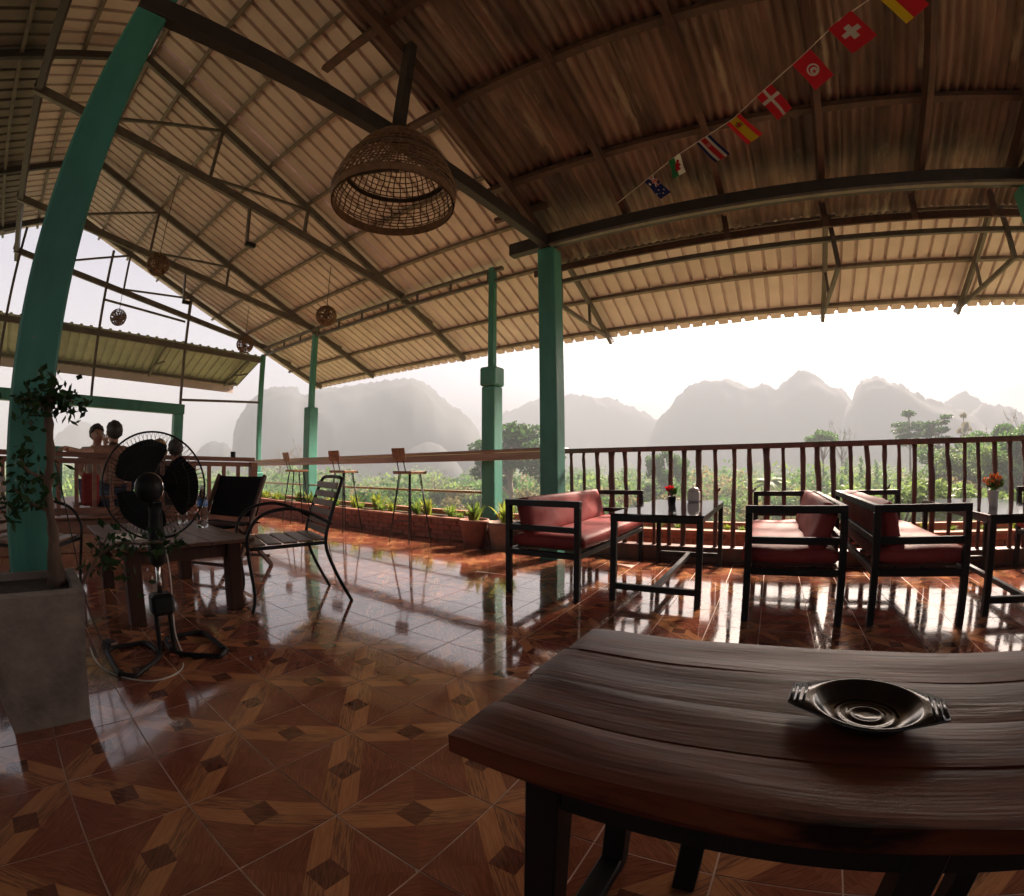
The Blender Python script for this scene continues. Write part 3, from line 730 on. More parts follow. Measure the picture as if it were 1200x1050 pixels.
m=MB(); m.box((0,0,.05),(.11,.09,.10),0,None,.012); m.build('body',MAT['white'],t)
m=MB(); m.lathe([(.05,0),(.052,.012),(.03,.03),(0,.034)],14,0,(0,0,.10)); m.build('lid',MAT['white'],t)
m=MB(); m.tube([(0,-.012,.13),(0,-.016,.15),(0,0,.16),(0,.016,.15),(0,.012,.13)],.004,6); m.build('handle',MAT['chrome'],t)
t=thing('flower_vase','white vase of orange flowers on the right hand glass table','vase',(1.66,3.42,.6185))
m=MB(); m.lathe([(.030,0),(.030,.02),(.037,.06),(.043,.11),(.045,.118),(.041,.118),(.036,.06),(0,.03)],16); m.build('vase',MAT['white'],t)
m=MB()
for k in range(9):
    a=k*.7; m.tube([(0,0,.06),(.02*math.cos(a),.02*math.sin(a),.13),(.05*math.cos(a),.05*math.sin(a),.17+.012*(k%3))],.002,5)
m.build('stem',MAT['leaf_lush'],t)
blossoms('leaves','leaf_pale',80,.075,.02,5,t,(0,0,.165)); blossoms('petals','flower_orange',110,.075,.016,6,t,(0,0,.185))

# ---- metal armchair with wooden slats
def make_armchair(label,loc,rz_):
    t=thing('metal_armchair',label,'armchair',loc,rz_,'metal armchairs with slatted seats'); bm=MAT['black']; hw=.235
    for s in (-1,1):
        x=s*hw
        m=MB(); m.tube(smooth_path([(x,-.30,0),(x,-.275,.12),(x,-.305,.40),(x*1.06,-.30,.52),(x*1.08,-.22,.625),(x*1.08,-.06,.668),(x*1.06,.10,.64),(x,.27,.555)],5),.0115,8); m.build('front_leg_arm',bm,t)
        m=MB(); m.tube(smooth_path([(x,.40,0),(x,.29,.22),(x,.225,.42),(x,.265,.60),(x*.97,.335,.80),(x*.9,.36,.855)],5),.0125,8); m.build('rear_leg',bm,t)
        m=MB(); m.bar((x,-.29,.415),(x,.23,.43),.018,.022); m.build('seat_rail',bm,t)
    m=MB(); m.tube([(-hw*.9,.36,.855),(-hw*.7,.363,.868),(0,.365,.872),(hw*.7,.363,.868),(hw*.9,.36,.855)],.0125,8); m.build('top_tube',bm,t)
    m=MB(); m.bar((-hw,-.29,.415),(hw,-.29,.415),.018,.022); m.build('front_rail',bm,t)
    for k in range(5):
        y=-.235+.108*k; m=MB(); m.box((0,y,.437+.003*k),(hw*2-.01,.096,.013),0,None,.003); m.build('seat_slat',MAT['slatwood'],t)
    for k in range(6):
        z=.50+.062*k; y=.238+.42*(z-.5)*.62+.012
        m=MB(); m.box((0,y-.012,z),(hw*2-.03,.012,.046),0,Matrix.Rotation(-.26,3,'X'),.003)
        m.build('back_slat',MAT['slatwood'],t)
    return t
ac=make_armchair('metal armchair with wooden slats drawn up to the low wooden table',(-2.88,1.62,0),math.radians(-16))
dup_thing(ac,'metal armchair half hidden behind the small tree and green column',(-3.72,-.02,0),math.radians(150))
# ---- low wooden table
t=thing('low_table','low brown wooden table holding two water bottles','table',(-3.45,.90,0))
for x in (-.53,.53):
    for y in (-.33,.33):
        m=MB(); m.box((x,y,.225),(.095,.095,.45),0,None,.006); m.build('leg',MAT['tableleg'],t)
for y in (-.33,.33):
    m=MB(); m.box((0,y,.40),(.965,.03,.085),0,None,.004); m.build('apron',MAT['tableleg'],t)
for x in (-.53,.53):
    m=MB(); m.box((x,0,.40),(.03,.565,.085),0,None,.004); m.build('apron',MAT['tableleg'],t)
for k in range(6):
    m=MB(); m.box((0,-.385+.154*k,.46),(1.24,.150,.024),0,None,.004); m.build('plank',MAT['tablewood'],t)
def bottle(label,loc,h,r,fill):
    t=thing('water_bottle',label,'bottle',loc,0,'plastic water bottles')
    m=MB(); m.lathe([(r*.85,0),(r,.01),(r,h*.12),(r*.94,h*.16),(r,h*.2),(r,h*.45),(r*.93,h*.48),(r,h*.52),(r,h*.70),(r*.8,h*.80),(r*.42,h*.90),(r*.40,h*.93)],18); m.build('body',MAT['clear'],t)
    m=MB(); m.lathe([(r*1.012,h*.53),(r*1.012,h*.68)],18,cap=False); m.build('label',MAT['label_blue'],t)
    m=MB(); m.lathe([(r*.45,h*.925),(r*.45,h),(0,h)],14); m.build('cap',MAT['white'],t)
    return t
bottle('nearer water bottle with blue label on the low wooden table',(-3.53,1.25,.4725),.31,.042,.3)
bottle('farther water bottle behind the other one on the low wooden table',(-3.90,1.20,.4725),.36,.044,.6)
m=MB(); m.box((-3.28,.62,.4745),(.30,.21,.003)); tag(m.build('paper_sheet',MAT['paper']),'white sheet of paper lying on the low wooden table behind the fan','paper')
m=MB(); m.box((-3.28,.84,.479),(.26,.16,.012),0,Matrix.Rotation(.2,3,'Z'),.003); tag(m.build('menu_folder',MAT['black']),'dark flat menu folder on the low wooden table','menu')
m=MB(); m.add([(-3.60,.82,.473),(-3.52,.82,.473),(-3.56,.86,.473),(-3.56,.83,.55)],[(0,1,3),(1,2,3),(2,0,3),(0,2,1)]); tag(m.build('folded_napkin',MAT['paper']),'small white folded napkin standing up on the low table','napkin')
# ---- folding chair with black canvas
t=thing('folding_chair','folding wooden chair with black canvas behind the low table','chair',(-4.05,1.70,0),math.radians(32))
for s in (-1,1):
    x=.26*s
    m=MB(); m.bar((x,-.34,0),(x,.20,.86),.028,.04,0,.004); m.build('frame_bar',MAT['oldwood'],t)
    m=MB(); m.bar((x*.88,.34,0),(x*.88,-.24,.46),.028,.04,0,.004); m.build('frame_bar',MAT['oldwood'],t)
for y,z in ((-.27,.10),(.27,.10),(-.23,.45)):
    m=MB(); m.bar((-.25,y,z),(.25,y,z),.025,.025); m.build('cross_bar',MAT['oldwood'],t)
def sheet(p00,p10,p11,p01,sag,n=8,dirn=(0,0,-1)):
    m=MB(); vs=[]; p=[Vector(q) for q in (p00,p10,p11,p01)]; d=Vector(dirn)
    for i in range(n+1):
        for j in range(n+1):
            a,b=i/n,j/n; q=(p[0]*(1-a)+p[1]*a)*(1-b)+(p[3]*(1-a)+p[2]*a)*b
            vs.append(q+d*sag*(4*a*(1-a))*(.6+.4*math.sin(b*5)))
    fs=[(i*(n+1)+j,(i+1)*(n+1)+j,(i+1)*(n+1)+j+1,i*(n+1)+j+1) for i in range(n) for j in range(n)]
    m.add(vs,fs,0,True); return m
o=sheet((-.26,.035,.50),(.26,.035,.50),(.26,.195,.85),(-.26,.195,.85),.05,8,(0,.8,-.4)).build('canvas_back',MAT['fabric'],t)
md=o.modifiers.new('s','SOLIDIFY'); md.thickness=.012
o=sheet((-.25,-.24,.455),(.25,-.24,.455),(.25,.12,.44),(-.25,.12,.44),.05).build('canvas_seat',MAT['fabric'],t)
md=o.modifiers.new('s','SOLIDIFY'); md.thickness=.012
# ---- bar stools
def make_stool(label,loc):
    t=thing('bar_stool',label,'bar stool',loc,0,'bar stools along the counter'); bm=MAT['black']
    m=MB(); m.box((0,0,.882),(.33,.29,.036),0,None,.006); m.build('seat',MAT['stoolwood'],t)
    for sx in (-1,1):
        for sy in (-1,1):
            m=MB(); m.tube([(sx*.10,sy*.09,.872),(sx*.175,sy*.20,0)],.0075,6); m.build('leg',bm,t)
            m=MB(); m.tube([(sx*.075,sy*.09,.872),(sx*.172,sy*.196,.03)],.0055,6); m.build('leg_brace',bm,t)
    m=MB(); m.tube([(-.14,-.16,.28),(.14,-.16,.28)],.006,6); m.build('foot_rest',bm,t)
    for sx in (-1,1):
        m=MB(); m.tube([(sx*.06,-.13,.875),(sx*.058,-.165,1.0),(sx*.055,-.205,1.17)],.007,6); m.build('back_rod',bm,t)
    for k in range(3):
        m=MB(); m.box((-.075+.075*k,-.198+.0*k,1.11),(.073,.02,.155),0,Matrix.Rotation(.22,3,'X'),.004); m.build('back_plank',MAT['stoolwood'],t)
    return t
make_stool('bar stool nearest the green column with the square capital',(-4.08,4.08,0))
st=[o for o in bpy.data.objects if o.name=='bar_stool'][0]
dup_thing(st,'bar stool in the middle of the three, behind the metal armchair',(-5.50,4.10,0),.12)
dup_thing(st,'bar stool farthest along the counter, by the very thin green pipe',(-6.86,4.10,0),-.1)

# ---- big plank table in front with the ashtray
t=thing('plank_table','large dark varnished plank table filling the foreground','table',(0,0,0))
TZ=.57
ys=[.428,.545,.66,.80,.935]
for k in range(4):
    y0,y1=ys[k],ys[k+1]; n=34; x0=-.372+[.0,.004,-.003,.006][k]; x1=1.25
    r=random.Random(k+3); ph=[r.random()*6 for _ in range(6)]
    m=MB(); n=60; Q=9; dz=[0,.0012,-.0006,.0008][k]
    def topz(x,y): return TZ+dz+.0014*math.sin(x*9+1)+.0006*math.sin(x*23+2)+.0010*math.sin(x*6+y*31+k)+.0004*math.sin(y*70+3*math.sin(x*4+k))
    def fy(x): return (.006*math.sin(x*5+ph[2])+.003*math.sin(x*17+ph[3])) if k==0 else 0
    top=[]
    for i in range(n+1):
        x=x0+(x1-x0)*i/n
        for q in range(Q+1):
            t_=q/Q; y=y0+(y1-y0)*t_+fy(x)*(1-t_)
            e=.0007*(max(0,1-min(t_,1-t_)*Q*1.0)) + (.004 if i in(0,n) else 0)
            top.append((x,y,topz(x,y)-e))
    m.add(top,[(i*(Q+1)+q,(i+1)*(Q+1)+q,(i+1)*(Q+1)+q+1,i*(Q+1)+q+1) for i in range(n) for q in range(Q)],0,True)
    for q in (0,Q):
        sd_=[]
        for i in range(n+1): p=top[i*(Q+1)+q]; sd_+=[p,(p[0],p[1],TZ-.034)]
        m.add(sd_,[(2*i,2*i+1,2*i+3,2*i+2) for i in range(n)])
    for i in (0,n):
        sd_=[]
        for q in range(Q+1): p=top[i*(Q+1)+q]; sd_+=[p,(p[0],p[1],TZ-.034)]
        m.add(sd_,[(2*q,2*q+1,2*q+3,2*q+2) for q in range(Q)])
    m.add([(x0,y0,TZ-.034),(x1,y0,TZ-.034),(x1,y1,TZ-.034),(x0,y1,TZ-.034)],[(3,2,1,0)])
    o=m.build('plank',MAT['tabletop'],t)
for x,y in ((-.235,.47),(-.235,.82),(-.064,.82),(.233,.47),(.515,.82),(.95,.47),(.95,.82)):
    w_=.05
    m=MB(); m.box((x,y,.262),(w_,w_,.524),0,None,.003); m.build('leg',MAT['black'],t)
m=MB(); m.bar((-.235,.495,.03),(-.235,.795,.03),.05,.04,0,.003); m.build('foot_rail',MAT['black'],t)
for y in (.47,.82):
    m=MB(); m.bar((-.21,y,.505),(1.2,y,.505),.04,.04,0,.003); m.build('frame_rail',MAT['black'],t)
# ashtray dish: oval rim with two ribbed ears
t=thing('ashtray_dish','shiny black oval dish with ribbed ears on the plank table','ashtray',(.170,.662,TZ+.0045),math.radians(-9)); t.scale=(1.08,1.08,.74)
m=MB(); n=72
def ring(ax,ay,z): return [(ax*math.cos(2*PI*k/n),ay*math.sin(2*PI*k/n),z) for k in range(n)]
EX,EY,RX,RY=.107,.030,.080,.075                       # ear tip, ear half width, rim half axes
hull=[(RX*math.cos(2*PI*k/200),RY*math.sin(2*PI*k/200)) for k in range(200)]
hull=[p for p in hull if abs(p[0])<RX*.60]+[(EX,EY),(EX,-EY),(-EX,EY),(-EX,-EY)]
hull.sort(key=lambda p: math.atan2(p[1],p[0]))
def outer(k):
    # pull the ring out to the outline: straight shoulders running into the cut off ears
    a=2*PI*k/n; dx,dy=math.cos(a),math.sin(a)
    for q in range(len(hull)):
        (x1,y1),(x2,y2)=hull[q],hull[(q+1)%len(hull)]
        den=dx*(y2-y1)-dy*(x2-x1)
        if abs(den)<1e-12: continue
        t_=(x1*(y2-y1)-y1*(x2-x1))/den; s_=(x1*dy-y1*dx)/den
        if t_>0 and -1e-9<=s_<=1+1e-9: return dx*t_,dy*t_
    return RX*dx,RY*dy
rings=[ring(.03,.03,0),ring(.056,.054,.001),ring(.072,.068,.022)]
rings.append([(outer(k)[0],outer(k)[1],.030) for k in range(n)])
rings.append([(outer(k)[0],outer(k)[1],.034) for k in range(n)])
rings+= [ring(.0765,.0705,.0345),ring(.073,.067,.033),ring(.062,.057,.012),ring(.050,.046,.006),ring(.044,.041,.0055),ring(.042,.039,.0075),ring(.038,.035,.0075),ring(.036,.033,.0055),ring(.026,.024,.0055),ring(.024,.022,.008),ring(.020,.018,.008),ring(.018,.016,.0055),ring(.004,.004,.006)]
vs=[p for r in rings for p in r]; fs=[]
for i in range(len(rings)-1):
    for k in range(n):
        k2=(k+1)%n; fs.append((i*n+k,i*n+k2,(i+1)*n+k2,(i+1)*n+k))
fs.append(tuple(range(n))[::-1]); fs.append(tuple((len(rings)-1)*n+k for k in range(n)))
m.add(vs,fs,0,True); m.build('dish',MAT['melamine'],t)
for s in (-1,1):
    for k in range(3):
        m=MB(); x=s*(.087+.0085*k); yy=.034-.004*k; m.tube([(x,-yy,.0345),(x,yy,.0345)],.0022,6); m.build('rib',MAT['melamine'],t)

# ---- concrete planter with a small tree
t=thing('concrete_planter','square tapering grey concrete planter at the left edge','planter',(-2.03,-.03,0))
m=MB(); h0=.505
def sq(a,z): return [(-a,-a,z),(a,-a,z),(a,a,z),(-a,a,z)]
vs=sq(.148,0)+sq(.205,h0-.008)+sq(.20,h0)+sq(.165,h0)+sq(.155,h0-.05)
fs=[(3,2,1,0)]
for i in range(4):
    for k in range(4): fs.append((i*4+k,i*4+(k+1)%4,(i+1)*4+(k+1)%4,(i+1)*4+k))
fs.append((16,17,18,19)); m.add(vs,fs); m.build('tub',MAT['concrete'],t)
m=MB(); m.box((0,0,h0-.055),(.325,.325,.06)); m.build('soil',MAT['soil'],t)
t=thing('small_tree','small gnarled tree with dark leaves growing in the concrete planter','tree',(-2.05,.06,.46))
trunk=smooth_path([(0,.03,-.02),(.0,.022,.08),(.0,.028,.2),(0,.012,.35),(0,.02,.5),(0,.006,.64),(0,-.004,.72)],5)
m=MB(); m.tube(trunk,.03,10,0,taper=[.038-.018*min(1,i/12)-.004*i/len(trunk)+.004*math.sin(i*1.9) for i in range(len(trunk))])
for k in range(4):
    a=k*1.7; m.tube([(.022*math.cos(a),.028+.03*math.sin(a),-.02),(.018*math.cos(a),.024+.018*math.sin(a),.10),(0.008*math.cos(a),.02,.24)],.014,7,0,taper=[.02,.014,.006])
m.build('trunk',MAT['bark'],t)
brs=[[(0,.01,.30),(.01,-.06,.33),(.01,-.12,.38)],[(0,.0,.66),(.01,-.05,.70),(0,-.11,.70)],[(0,0,.68),(.02,.05,.72),(.02,.10,.70)],[(0,0,.70),(.0,.02,.78),(0,.0,.80)],
     [(0.02,.10,-.02),(.03,.15,.06),(.05,.20,.13)],[(.05,.20,.13),(.06,.28,.17),(.05,.38,.16)],[(.05,.38,.16),(.05,.44,.165),(.05,.52,.15)],[(.03,.16,.06),(-.02,.22,.14),(-.05,.26,.20)],[(0,.0,.42),(.01,-.06,.44),(0,-.10,.49)]]
for b in brs:
    m=MB(); m.tube(smooth_path(b,4),.006,6,0,taper=[.009-.005*i/8 for i in range(9)]); m.build('branch',MAT['bark'],t)
g=np.random.default_rng(11); pts=[]
for (c,s,n_) in (((0,.0,.70),.06,80),((.0,-.07,.68),.045,50),((.02,.08,.69),.045,55),((0,.01,.76),.04,50),((.01,-.10,.37),.06,60),((0,-.02,.40),.05,50),((.01,-.12,.30),.035,26),((.0,-.09,.50),.03,20),
    ((.05,.22,.15),.04,26),((.05,.32,.17),.04,30),((.05,.42,.165),.04,34),((.05,.51,.15),.03,24),((-.02,.22,.08),.05,22),((-.05,.26,.2),.03,10),((.05,.28,.03),.05,14),((.06,.0,.02),.05,8)):
    pts.append(np.array(c)+g.normal(size=(n_,3))*s*np.array([1,1,.75]))
v,f=leaf_cloud(np.concatenate(pts),.021,g,.45,.5); link('foliage',np_mesh('foliage',v,f,MAT['leaf_dark']),t)

# ---- pedestal fan
FX,FY=-2.38,.585
t=thing('pedestal_fan','black pedestal fan seen from behind, on looped tube feet','fan',(FX,FY,0))
bm=MAT['blackplastic']
def loopfoot(s):
    y=s
    return [(.10,.035*y,.215),(.10,.04*y,.06),(.115,.05*y,.022),(.17,.09*y,.014),(.235,.17*y,.014),(.235,.24*y,.014),(.16,.315*y,.014),(-.10,.315*y,.014),(-.17,.27*y,.014),(-.16,.12*y,.014),(.0,.0,.016)]
for s in (-1,1):
    m=MB(); P=[(.045,.035*s,.25),(.045,.036*s,.07),(.05,.042*s,.03),(.075,.065*s,.013),(.195,.185*s,.013),(.215,.21*s,.013),(.20,.235*s,.013),(.165,.265*s,.013),(.14,.275*s,.013),(-.13,.275*s,.013),(-.165,.27*s,.013),(-.19,.245*s,.013),(-.195,.20*s,.013),(-.195,.09*s,.013),(-.18,.06*s,.013),(-.14,.045*s,.013),(.0,.035*s,.013)]
    m.tube(smooth_path(P,4),.0125,8); m.build('foot_loop',bm,t)
    m=MB(); m.tube([(.150,.262*s,.013),(.125,.275*s,.013)],.0145,8); m.build('rubber_foot',bm,t)
m=MB(); m.box((.045,0,.275),(.09,.115,.105),0,None,.016); m.build('clamp_box',bm,t)
m=MB(); m.tube([(.03,0,.30),(.03,0,.49)],.0135,10); m.build('pole',MAT['chrome'],t)
m=MB(); m.lathe([(.022,.455),(.040,.475),(.044,.53),(.040,.62),(.034,.70),(.036,.76)],14,0,(.03,0,0)); m.build('sleeve',bm,t)
# head: axis pointing away from the camera
ax=Vector((-.90,.42,.06)).normalized(); HC=Vector((.0,-.01,.832))
ay=Vector((0,0,1)).cross(ax).normalized(); az_=ax.cross(ay)
HR=Matrix((ay,az_,ax)).transposed().to_4x4(); HR.translation=HC
head=MB(); head.lathe([(0,-.135),(.035,-.13),(.060,-.11),(.068,-.07),(.070,-.02),(.062,.02),(.045,.03)],20)
o=head.build('motor_housing',bm,t); o.matrix_local=HR
rg=MB(); rg.lathe([(.0705,-.06),(.0735,-.056),(.0735,-.05),(.0705,-.046)],24,cap=False); r_=rg.build('trim_ring',MAT['chrome'],o)
m=MB(); m.tube([(0.03,0,.73),HC+ax*-.06+Vector((0,0,-.045))],.024,10); m.build('neck',bm,t)
RC=.262
m=MB()
for k in range(72):
    a=2*PI*k/72; c,s=math.cos(a),math.sin(a)
    m.tube([(.065*c,.065*s,-.018),(.12*c,.12*s,-.036),(.20*c,.20*s,-.03),(.245*c,.245*s,0),(RC*c,RC*s,.04)],.0011,4,cap=False)
for rr_,zz in ((.135,-.036),(.195,-.032)):
    m.tube([(rr_*math.cos(2*PI*k/40),rr_*math.sin(2*PI*k/40),zz) for k in range(40)],.0018,5,closed=True)
o=m.build('rear_grille',bm,t); o.matrix_local=HR
m=MB()
for k in range(72):
    a=2*PI*k/72; c,s=math.cos(a),math.sin(a)
    m.tube([(.055*c,.055*s,.135),(.12*c,.12*s,.132),(.20*c,.20*s,.112),(.245*c,.245*s,.08),(RC*c,RC*s,.045)],.0011,4,cap=False)
m.lathe([(.055,.133),(.05,.142),(0,.144)],20)
o=m.build('front_grille',bm,t); o.matrix_local=HR
m=MB(); m.tube([(RC*math.cos(2*PI*k/64),RC*math.sin(2*PI*k/64),.043) for k in range(64)],.0048,6,closed=True)
o=m.build('rim_band',bm,t); o.matrix_local=HR
m=MB(); m.lathe([(0,.04),(.04,.045),(.042,.095),(.03,.108),(0,.112)],18); o=m.build('blade_hub',bm,t); o.matrix_local=HR
for kb in range(3):
    m=MB(); n1,n2=9,7; vs=[]; b0=math.radians((53,173,293)[kb])
    for i in range(n1+1):
        r=.038+(.228-.038)*i/n1; half=math.radians(16+34*math.sin(PI*min(1,.14+.86*i/n1)*.72)); half*= .55 if i==n1 else 1
        for j in range(n2+1):
            q=-1+2*j/n2; a=b0+q*half+.16*(i/n1); vs.append((r*math.cos(a),r*math.sin(a),.075+.026*q*(1-.35*i/n1)))
    for q in range(len(vs)): vs.append((vs[q][0],vs[q][1],vs[q][2]+.0022))
    N=(n1+1)*(n2+1); fs=[]
    for i in range(n1):
        for j in range(n2):
            a=i*(n2+1)+j; fs+=[(a,a+n2+1,a+n2+2,a+1),(N+a,N+a+1,N+a+n2+2,N+a+n2+1)]
    m.add(vs,fs,0,True); o=m.build('blade',bm,t); o.matrix_local=HR
m=MB(); m.tube(smooth_path([(-2.66,.24,.004),(-2.45,.24,.004),(-2.25,.29,.004),(-2.09,.43,.004),(-2.13,.58,.004),(-2.32,.655,.004),(-2.345,.64,.12),(-2.31,.635,.40),(-2.34,.62,.60)],6),.0035,6)
fan_=t; o=m.build('cord',MAT['whitecord'],fan_); o.location=(-FX,-FY,0)
t=thing('power_adapter','black plug adapter lying by the fan foot','adapter',(-2.62,.34,0),.5)
m=MB(); m.box((0,0,.02),(.075,.05,.04),0,None,.006); m.build('body',bm,t)
m=MB(); m.box((.042,0,.02),(.012,.04,.03),0,None,.003); m.build('face',MAT['graypot'],t)
m=MB(); m.tube(smooth_path([(-2.66,.335,.02),(-2.75,.31,.03),(-2.80,.26,.25),(-2.78,.22,.55),(-2.80,.16,.85),(-2.95,.12,.98),(-3.2,.1,.9)],6),.004,6)
o=m.build('cord',MAT['cord'],t); o.matrix_local=(Matrix.Translation((-2.62,.34,0))@Matrix.Rotation(.5,4,'Z')).inverted()
# ---- pots
t=thing('terracotta_pot','terracotta pot with a green plant at the foot of the capital column','plant pot',(-3.20,4.27,0))
m=MB(); m.lathe([(.12,0),(.17,.29),(.182,.30),(.182,.33),(.165,.33),(.155,.27),(0,.26)],22); m.build('pot',MAT['terracotta'],t)
t2=thing('plant_pot','weathered grey pot with a yellow green plant half behind the bench','plant pot',(-2.84,4.33,0))
m=MB(); m.lathe([(.12,0),(.16,.27),(.172,.28),(.172,.315),(.155,.315),(.145,.26),(0,.25)],22); m.build('pot',MAT['graypot'],t2)
def blades(n,seed,ln,wd,spread,parent,name,mt,loc,curl=1.0):
    r=random.Random(seed); m=MB()
    for k in range(n):
        a=r.random()*6.28; l=ln*r.uniform(.55,1.1); sp=spread*r.uniform(.3,1.1); b=[]
        ox,oy=r.gauss(0,.02),r.gauss(0,.02)
        for i in range(6):
            t_=i/5; d=sp*l*t_**1.3; z=l*(t_-.42*curl*sp*t_**2.6)
            b.append((Vector((ox+d*math.cos(a),oy+d*math.sin(a),z)),wd*(.5+1.2*t_)*(1-t_)**.7+.001))
        px,py=-math.sin(a),math.cos(a); vs=[]
        for p,w_ in b: vs+=[p+Vector((px,py,0))*w_,p-Vector((px,py,0))*w_]
        m.add(vs,[(2*i,2*i+1,2*i+3,2*i+2) for i in range(5)],0,True)
    return m.build(name,MAT[mt],parent,loc)
blades(46,3,.30,.022,.5,t,'leaves','leaf_spider',(0,0,.27)); blades(44,4,.34,.026,.6,t2,'leaves','leaf_yellow',(.03,.04,.26))
# ---- tufts in the brick planters
pt0=thing('planter_tuft','x','plant',(-3.95,4.73,.25),0,'green tufts growing in the brick planters'); blades(60,21,.24,.012,.75,pt0,'leaves','leaf_spider',None)
pt1=thing('planter_tuft','x','plant',(-4.35,4.70,.25),0,'green tufts growing in the brick planters'); blades(52,22,.30,.015,.65,pt1,'leaves','leaf_yellow',None)
used=[]
TL='spiky yellow green tuft growing in the low brick planter under the counter'; TR='spiky green tuft in the brick planter outside the baluster railing'
pt0['label']=TL; pt1['label']=TL; used=[]
def tuft(src,x,y,lab,s):
    c=dup(src); c.location=(x,y,.24); c.rotation_euler=(0,0,rnd.random()*6.28); c.scale=(s,s,s*rnd.uniform(.8,1.2)); c['label']=lab
for k in range(17): tuft((pt0,pt1)[k%2],-4.72-.30*k+rnd.uniform(-.13,.13),4.70+rnd.uniform(-.05,.1),TL,rnd.uniform(.7,1.25))
tuft(pt0,-3.78,4.72,TL,.7)
for k in range(14): tuft((pt0,pt1)[k%3==0],-1.6+.36*k+rnd.uniform(-.1,.1),4.98,TR,rnd.uniform(.35,.6))

tl=[o for o in bpy.data.objects if o.name.startswith('planter_tuft')]
for lab,suf in ((TL,'counting from the terracotta pot'),(TR,'counting from the tall plain column')):
    q=sorted([o for o in tl if o['label']==lab],key=lambda o:-o.location.x if lab==TL else o.location.x)
    for k,o in enumerate(q): o['label']=('%s spiky tuft in the planter under the counter, %s' if lab==TL else '%s spiky tuft in the planter outside the railing, %s')%(ordinal(k+1),suf)

# ================================================================== LAMPS
def basket(label,c,R,z0,z1,cordtop):
    t=thing('basket_lamp',label,'pendant lamp',c); H=z1-z0
    def prof(f):                                     # f 0 rim .. 1 crown
        r=R*(math.cos(f*PI/2)**.5) if f>.2 else R*(.95+.025*f/.2)
        return max(r,.03), z0+H*(1-math.cos(f*PI/2))*.35+H*.65*f
    m=MB()
    for k in range(44):
        a=2*PI*k/44; pts=[]
        for i in range(13):
            r,z=prof(i/12); j=a+.02*math.sin(i*2.1+k); pts.append((r*math.cos(j),r*math.sin(j),z))
        m.tube(pts,.0056,4,cap=False)
    m.build('upright_weave',MAT['rattan'],t)
    m=MB()
    for i in range(21):
        f=(i+.3)/21; r,z=prof(f); ph=i*1.7
        m.tube([(r*1.01*math.cos(2*PI*k/48),r*1.01*math.sin(2*PI*k/48),z+.005*math.sin(6*PI*k/48+ph)) for k in range(48)],.0052,4,closed=True)
    m.build('ring_weave',MAT['rattan'],t)
    for f,h,mt in ((.02,.05,'rattan'),(.06,.03,'rattan'),(.50,.035,'rattan_dark')):
        r,z=prof(f); m=MB(); m.lathe([(r*1.015,z-h/2),(r*1.025,z),(r*1.015,z+h/2)],40,cap=False); m.lathe([(r*.99,z-h/2),(r*.985,z+h/2)],40,cap=False); m.build('band',MAT[mt],t)
    m=MB(); m.lathe([(.05,z1-.02),(.055,z1),(.03,z1+.02),(0,z1+.02)],14); m.build('crown_cap',MAT['rattan_dark'],t)
    m=MB(); m.tube([(0,0,z1-.26),(0,0,cordtop)],.006,6); m.lathe([(.022,z1-.34),(.024,z1-.26),(.01,z1-.24)],12); m.build('bulb_holder',MAT['cord'],t)
    m=MB(); m.tube([(-.7*R,-.62*R,z0+.22),(.1,.0,z0+.26),(.72*R,.6*R,z0+.22)],.012,6); m.build('spreader',MAT['rattan_dark'],t)
basket('large dome shaped woven rattan lamp hanging under the dark beam',(-2.06,1.80,0),.43,2.69,3.31,3.36)
def ball_lamp(label,u,v,z,R,top):
    t=thing('ball_lamp',label,'pendant lamp',(u,v,z),0,'small woven ball lamps'); r=random.Random(int(-u*100)); m=MB()
    for k in range(34):
        n=Vector((r.gauss(0,1),r.gauss(0,1),r.gauss(0,1))).normalized(); e=n.orthogonal().normalized(); f=n.cross(e); q=R*r.uniform(.95,1.02); off=n*R*r.uniform(-.55,.55); rad=math.sqrt(max(q*q-off.length_squared,.001))
        m.tube([off+(e*math.cos(2*PI*i/20)+f*math.sin(2*PI*i/20))*rad for i in range(20)],.0065,4,closed=True)
    m.build('woven_ball',MAT['rattan'],t)
    m=MB(); m.tube([(0,0,-R*.2),(0,0,top-z)],.006,5); m.build('cord',MAT['cord'],t)
    m=MB(); m.lathe([(.03,-R*.35),(.03,-R*.1),(.012,0)],10); m.build('bulb_holder',MAT['cord'],t)
ball_lamp('woven ball lamp nearest the thick green column, hanging below the second tie beam',-6.78,1.43,3.76,.165,5.27)
ball_lamp('woven ball lamp hanging over the bar counter side, right of the others',-5.96,3.97,3.345,.165,4.21)
ball_lamp('woven ball lamp in front of the open sky above the lean-to canopy',-10.2,1.50,3.87,.17,5.2)
ball_lamp('woven ball lamp close to the corner of the lean-to canopy and the thin pipe column',-8.77,3.87,3.40,.17,4.2)
for u,v,lab in ((-5.28,2.12,'short steel drop bracket under the nearest sloping tie beam'),(-7.96,2.19,'short steel drop bracket under the second sloping tie beam')):
    t=thing('drop_bracket',lab,'bracket',(u,v,0))
    m=MB(); m.bar((0,0,chz(v)-.03),(0,.05,chz(v)-.55),.055,.03); m.build('arm',MAT['steel'],t)
    m=MB(); m.box((.03,.09,chz(v)-.57),(.06,.14,.06),0,None,.008); m.build('foot',MAT['black'],t)

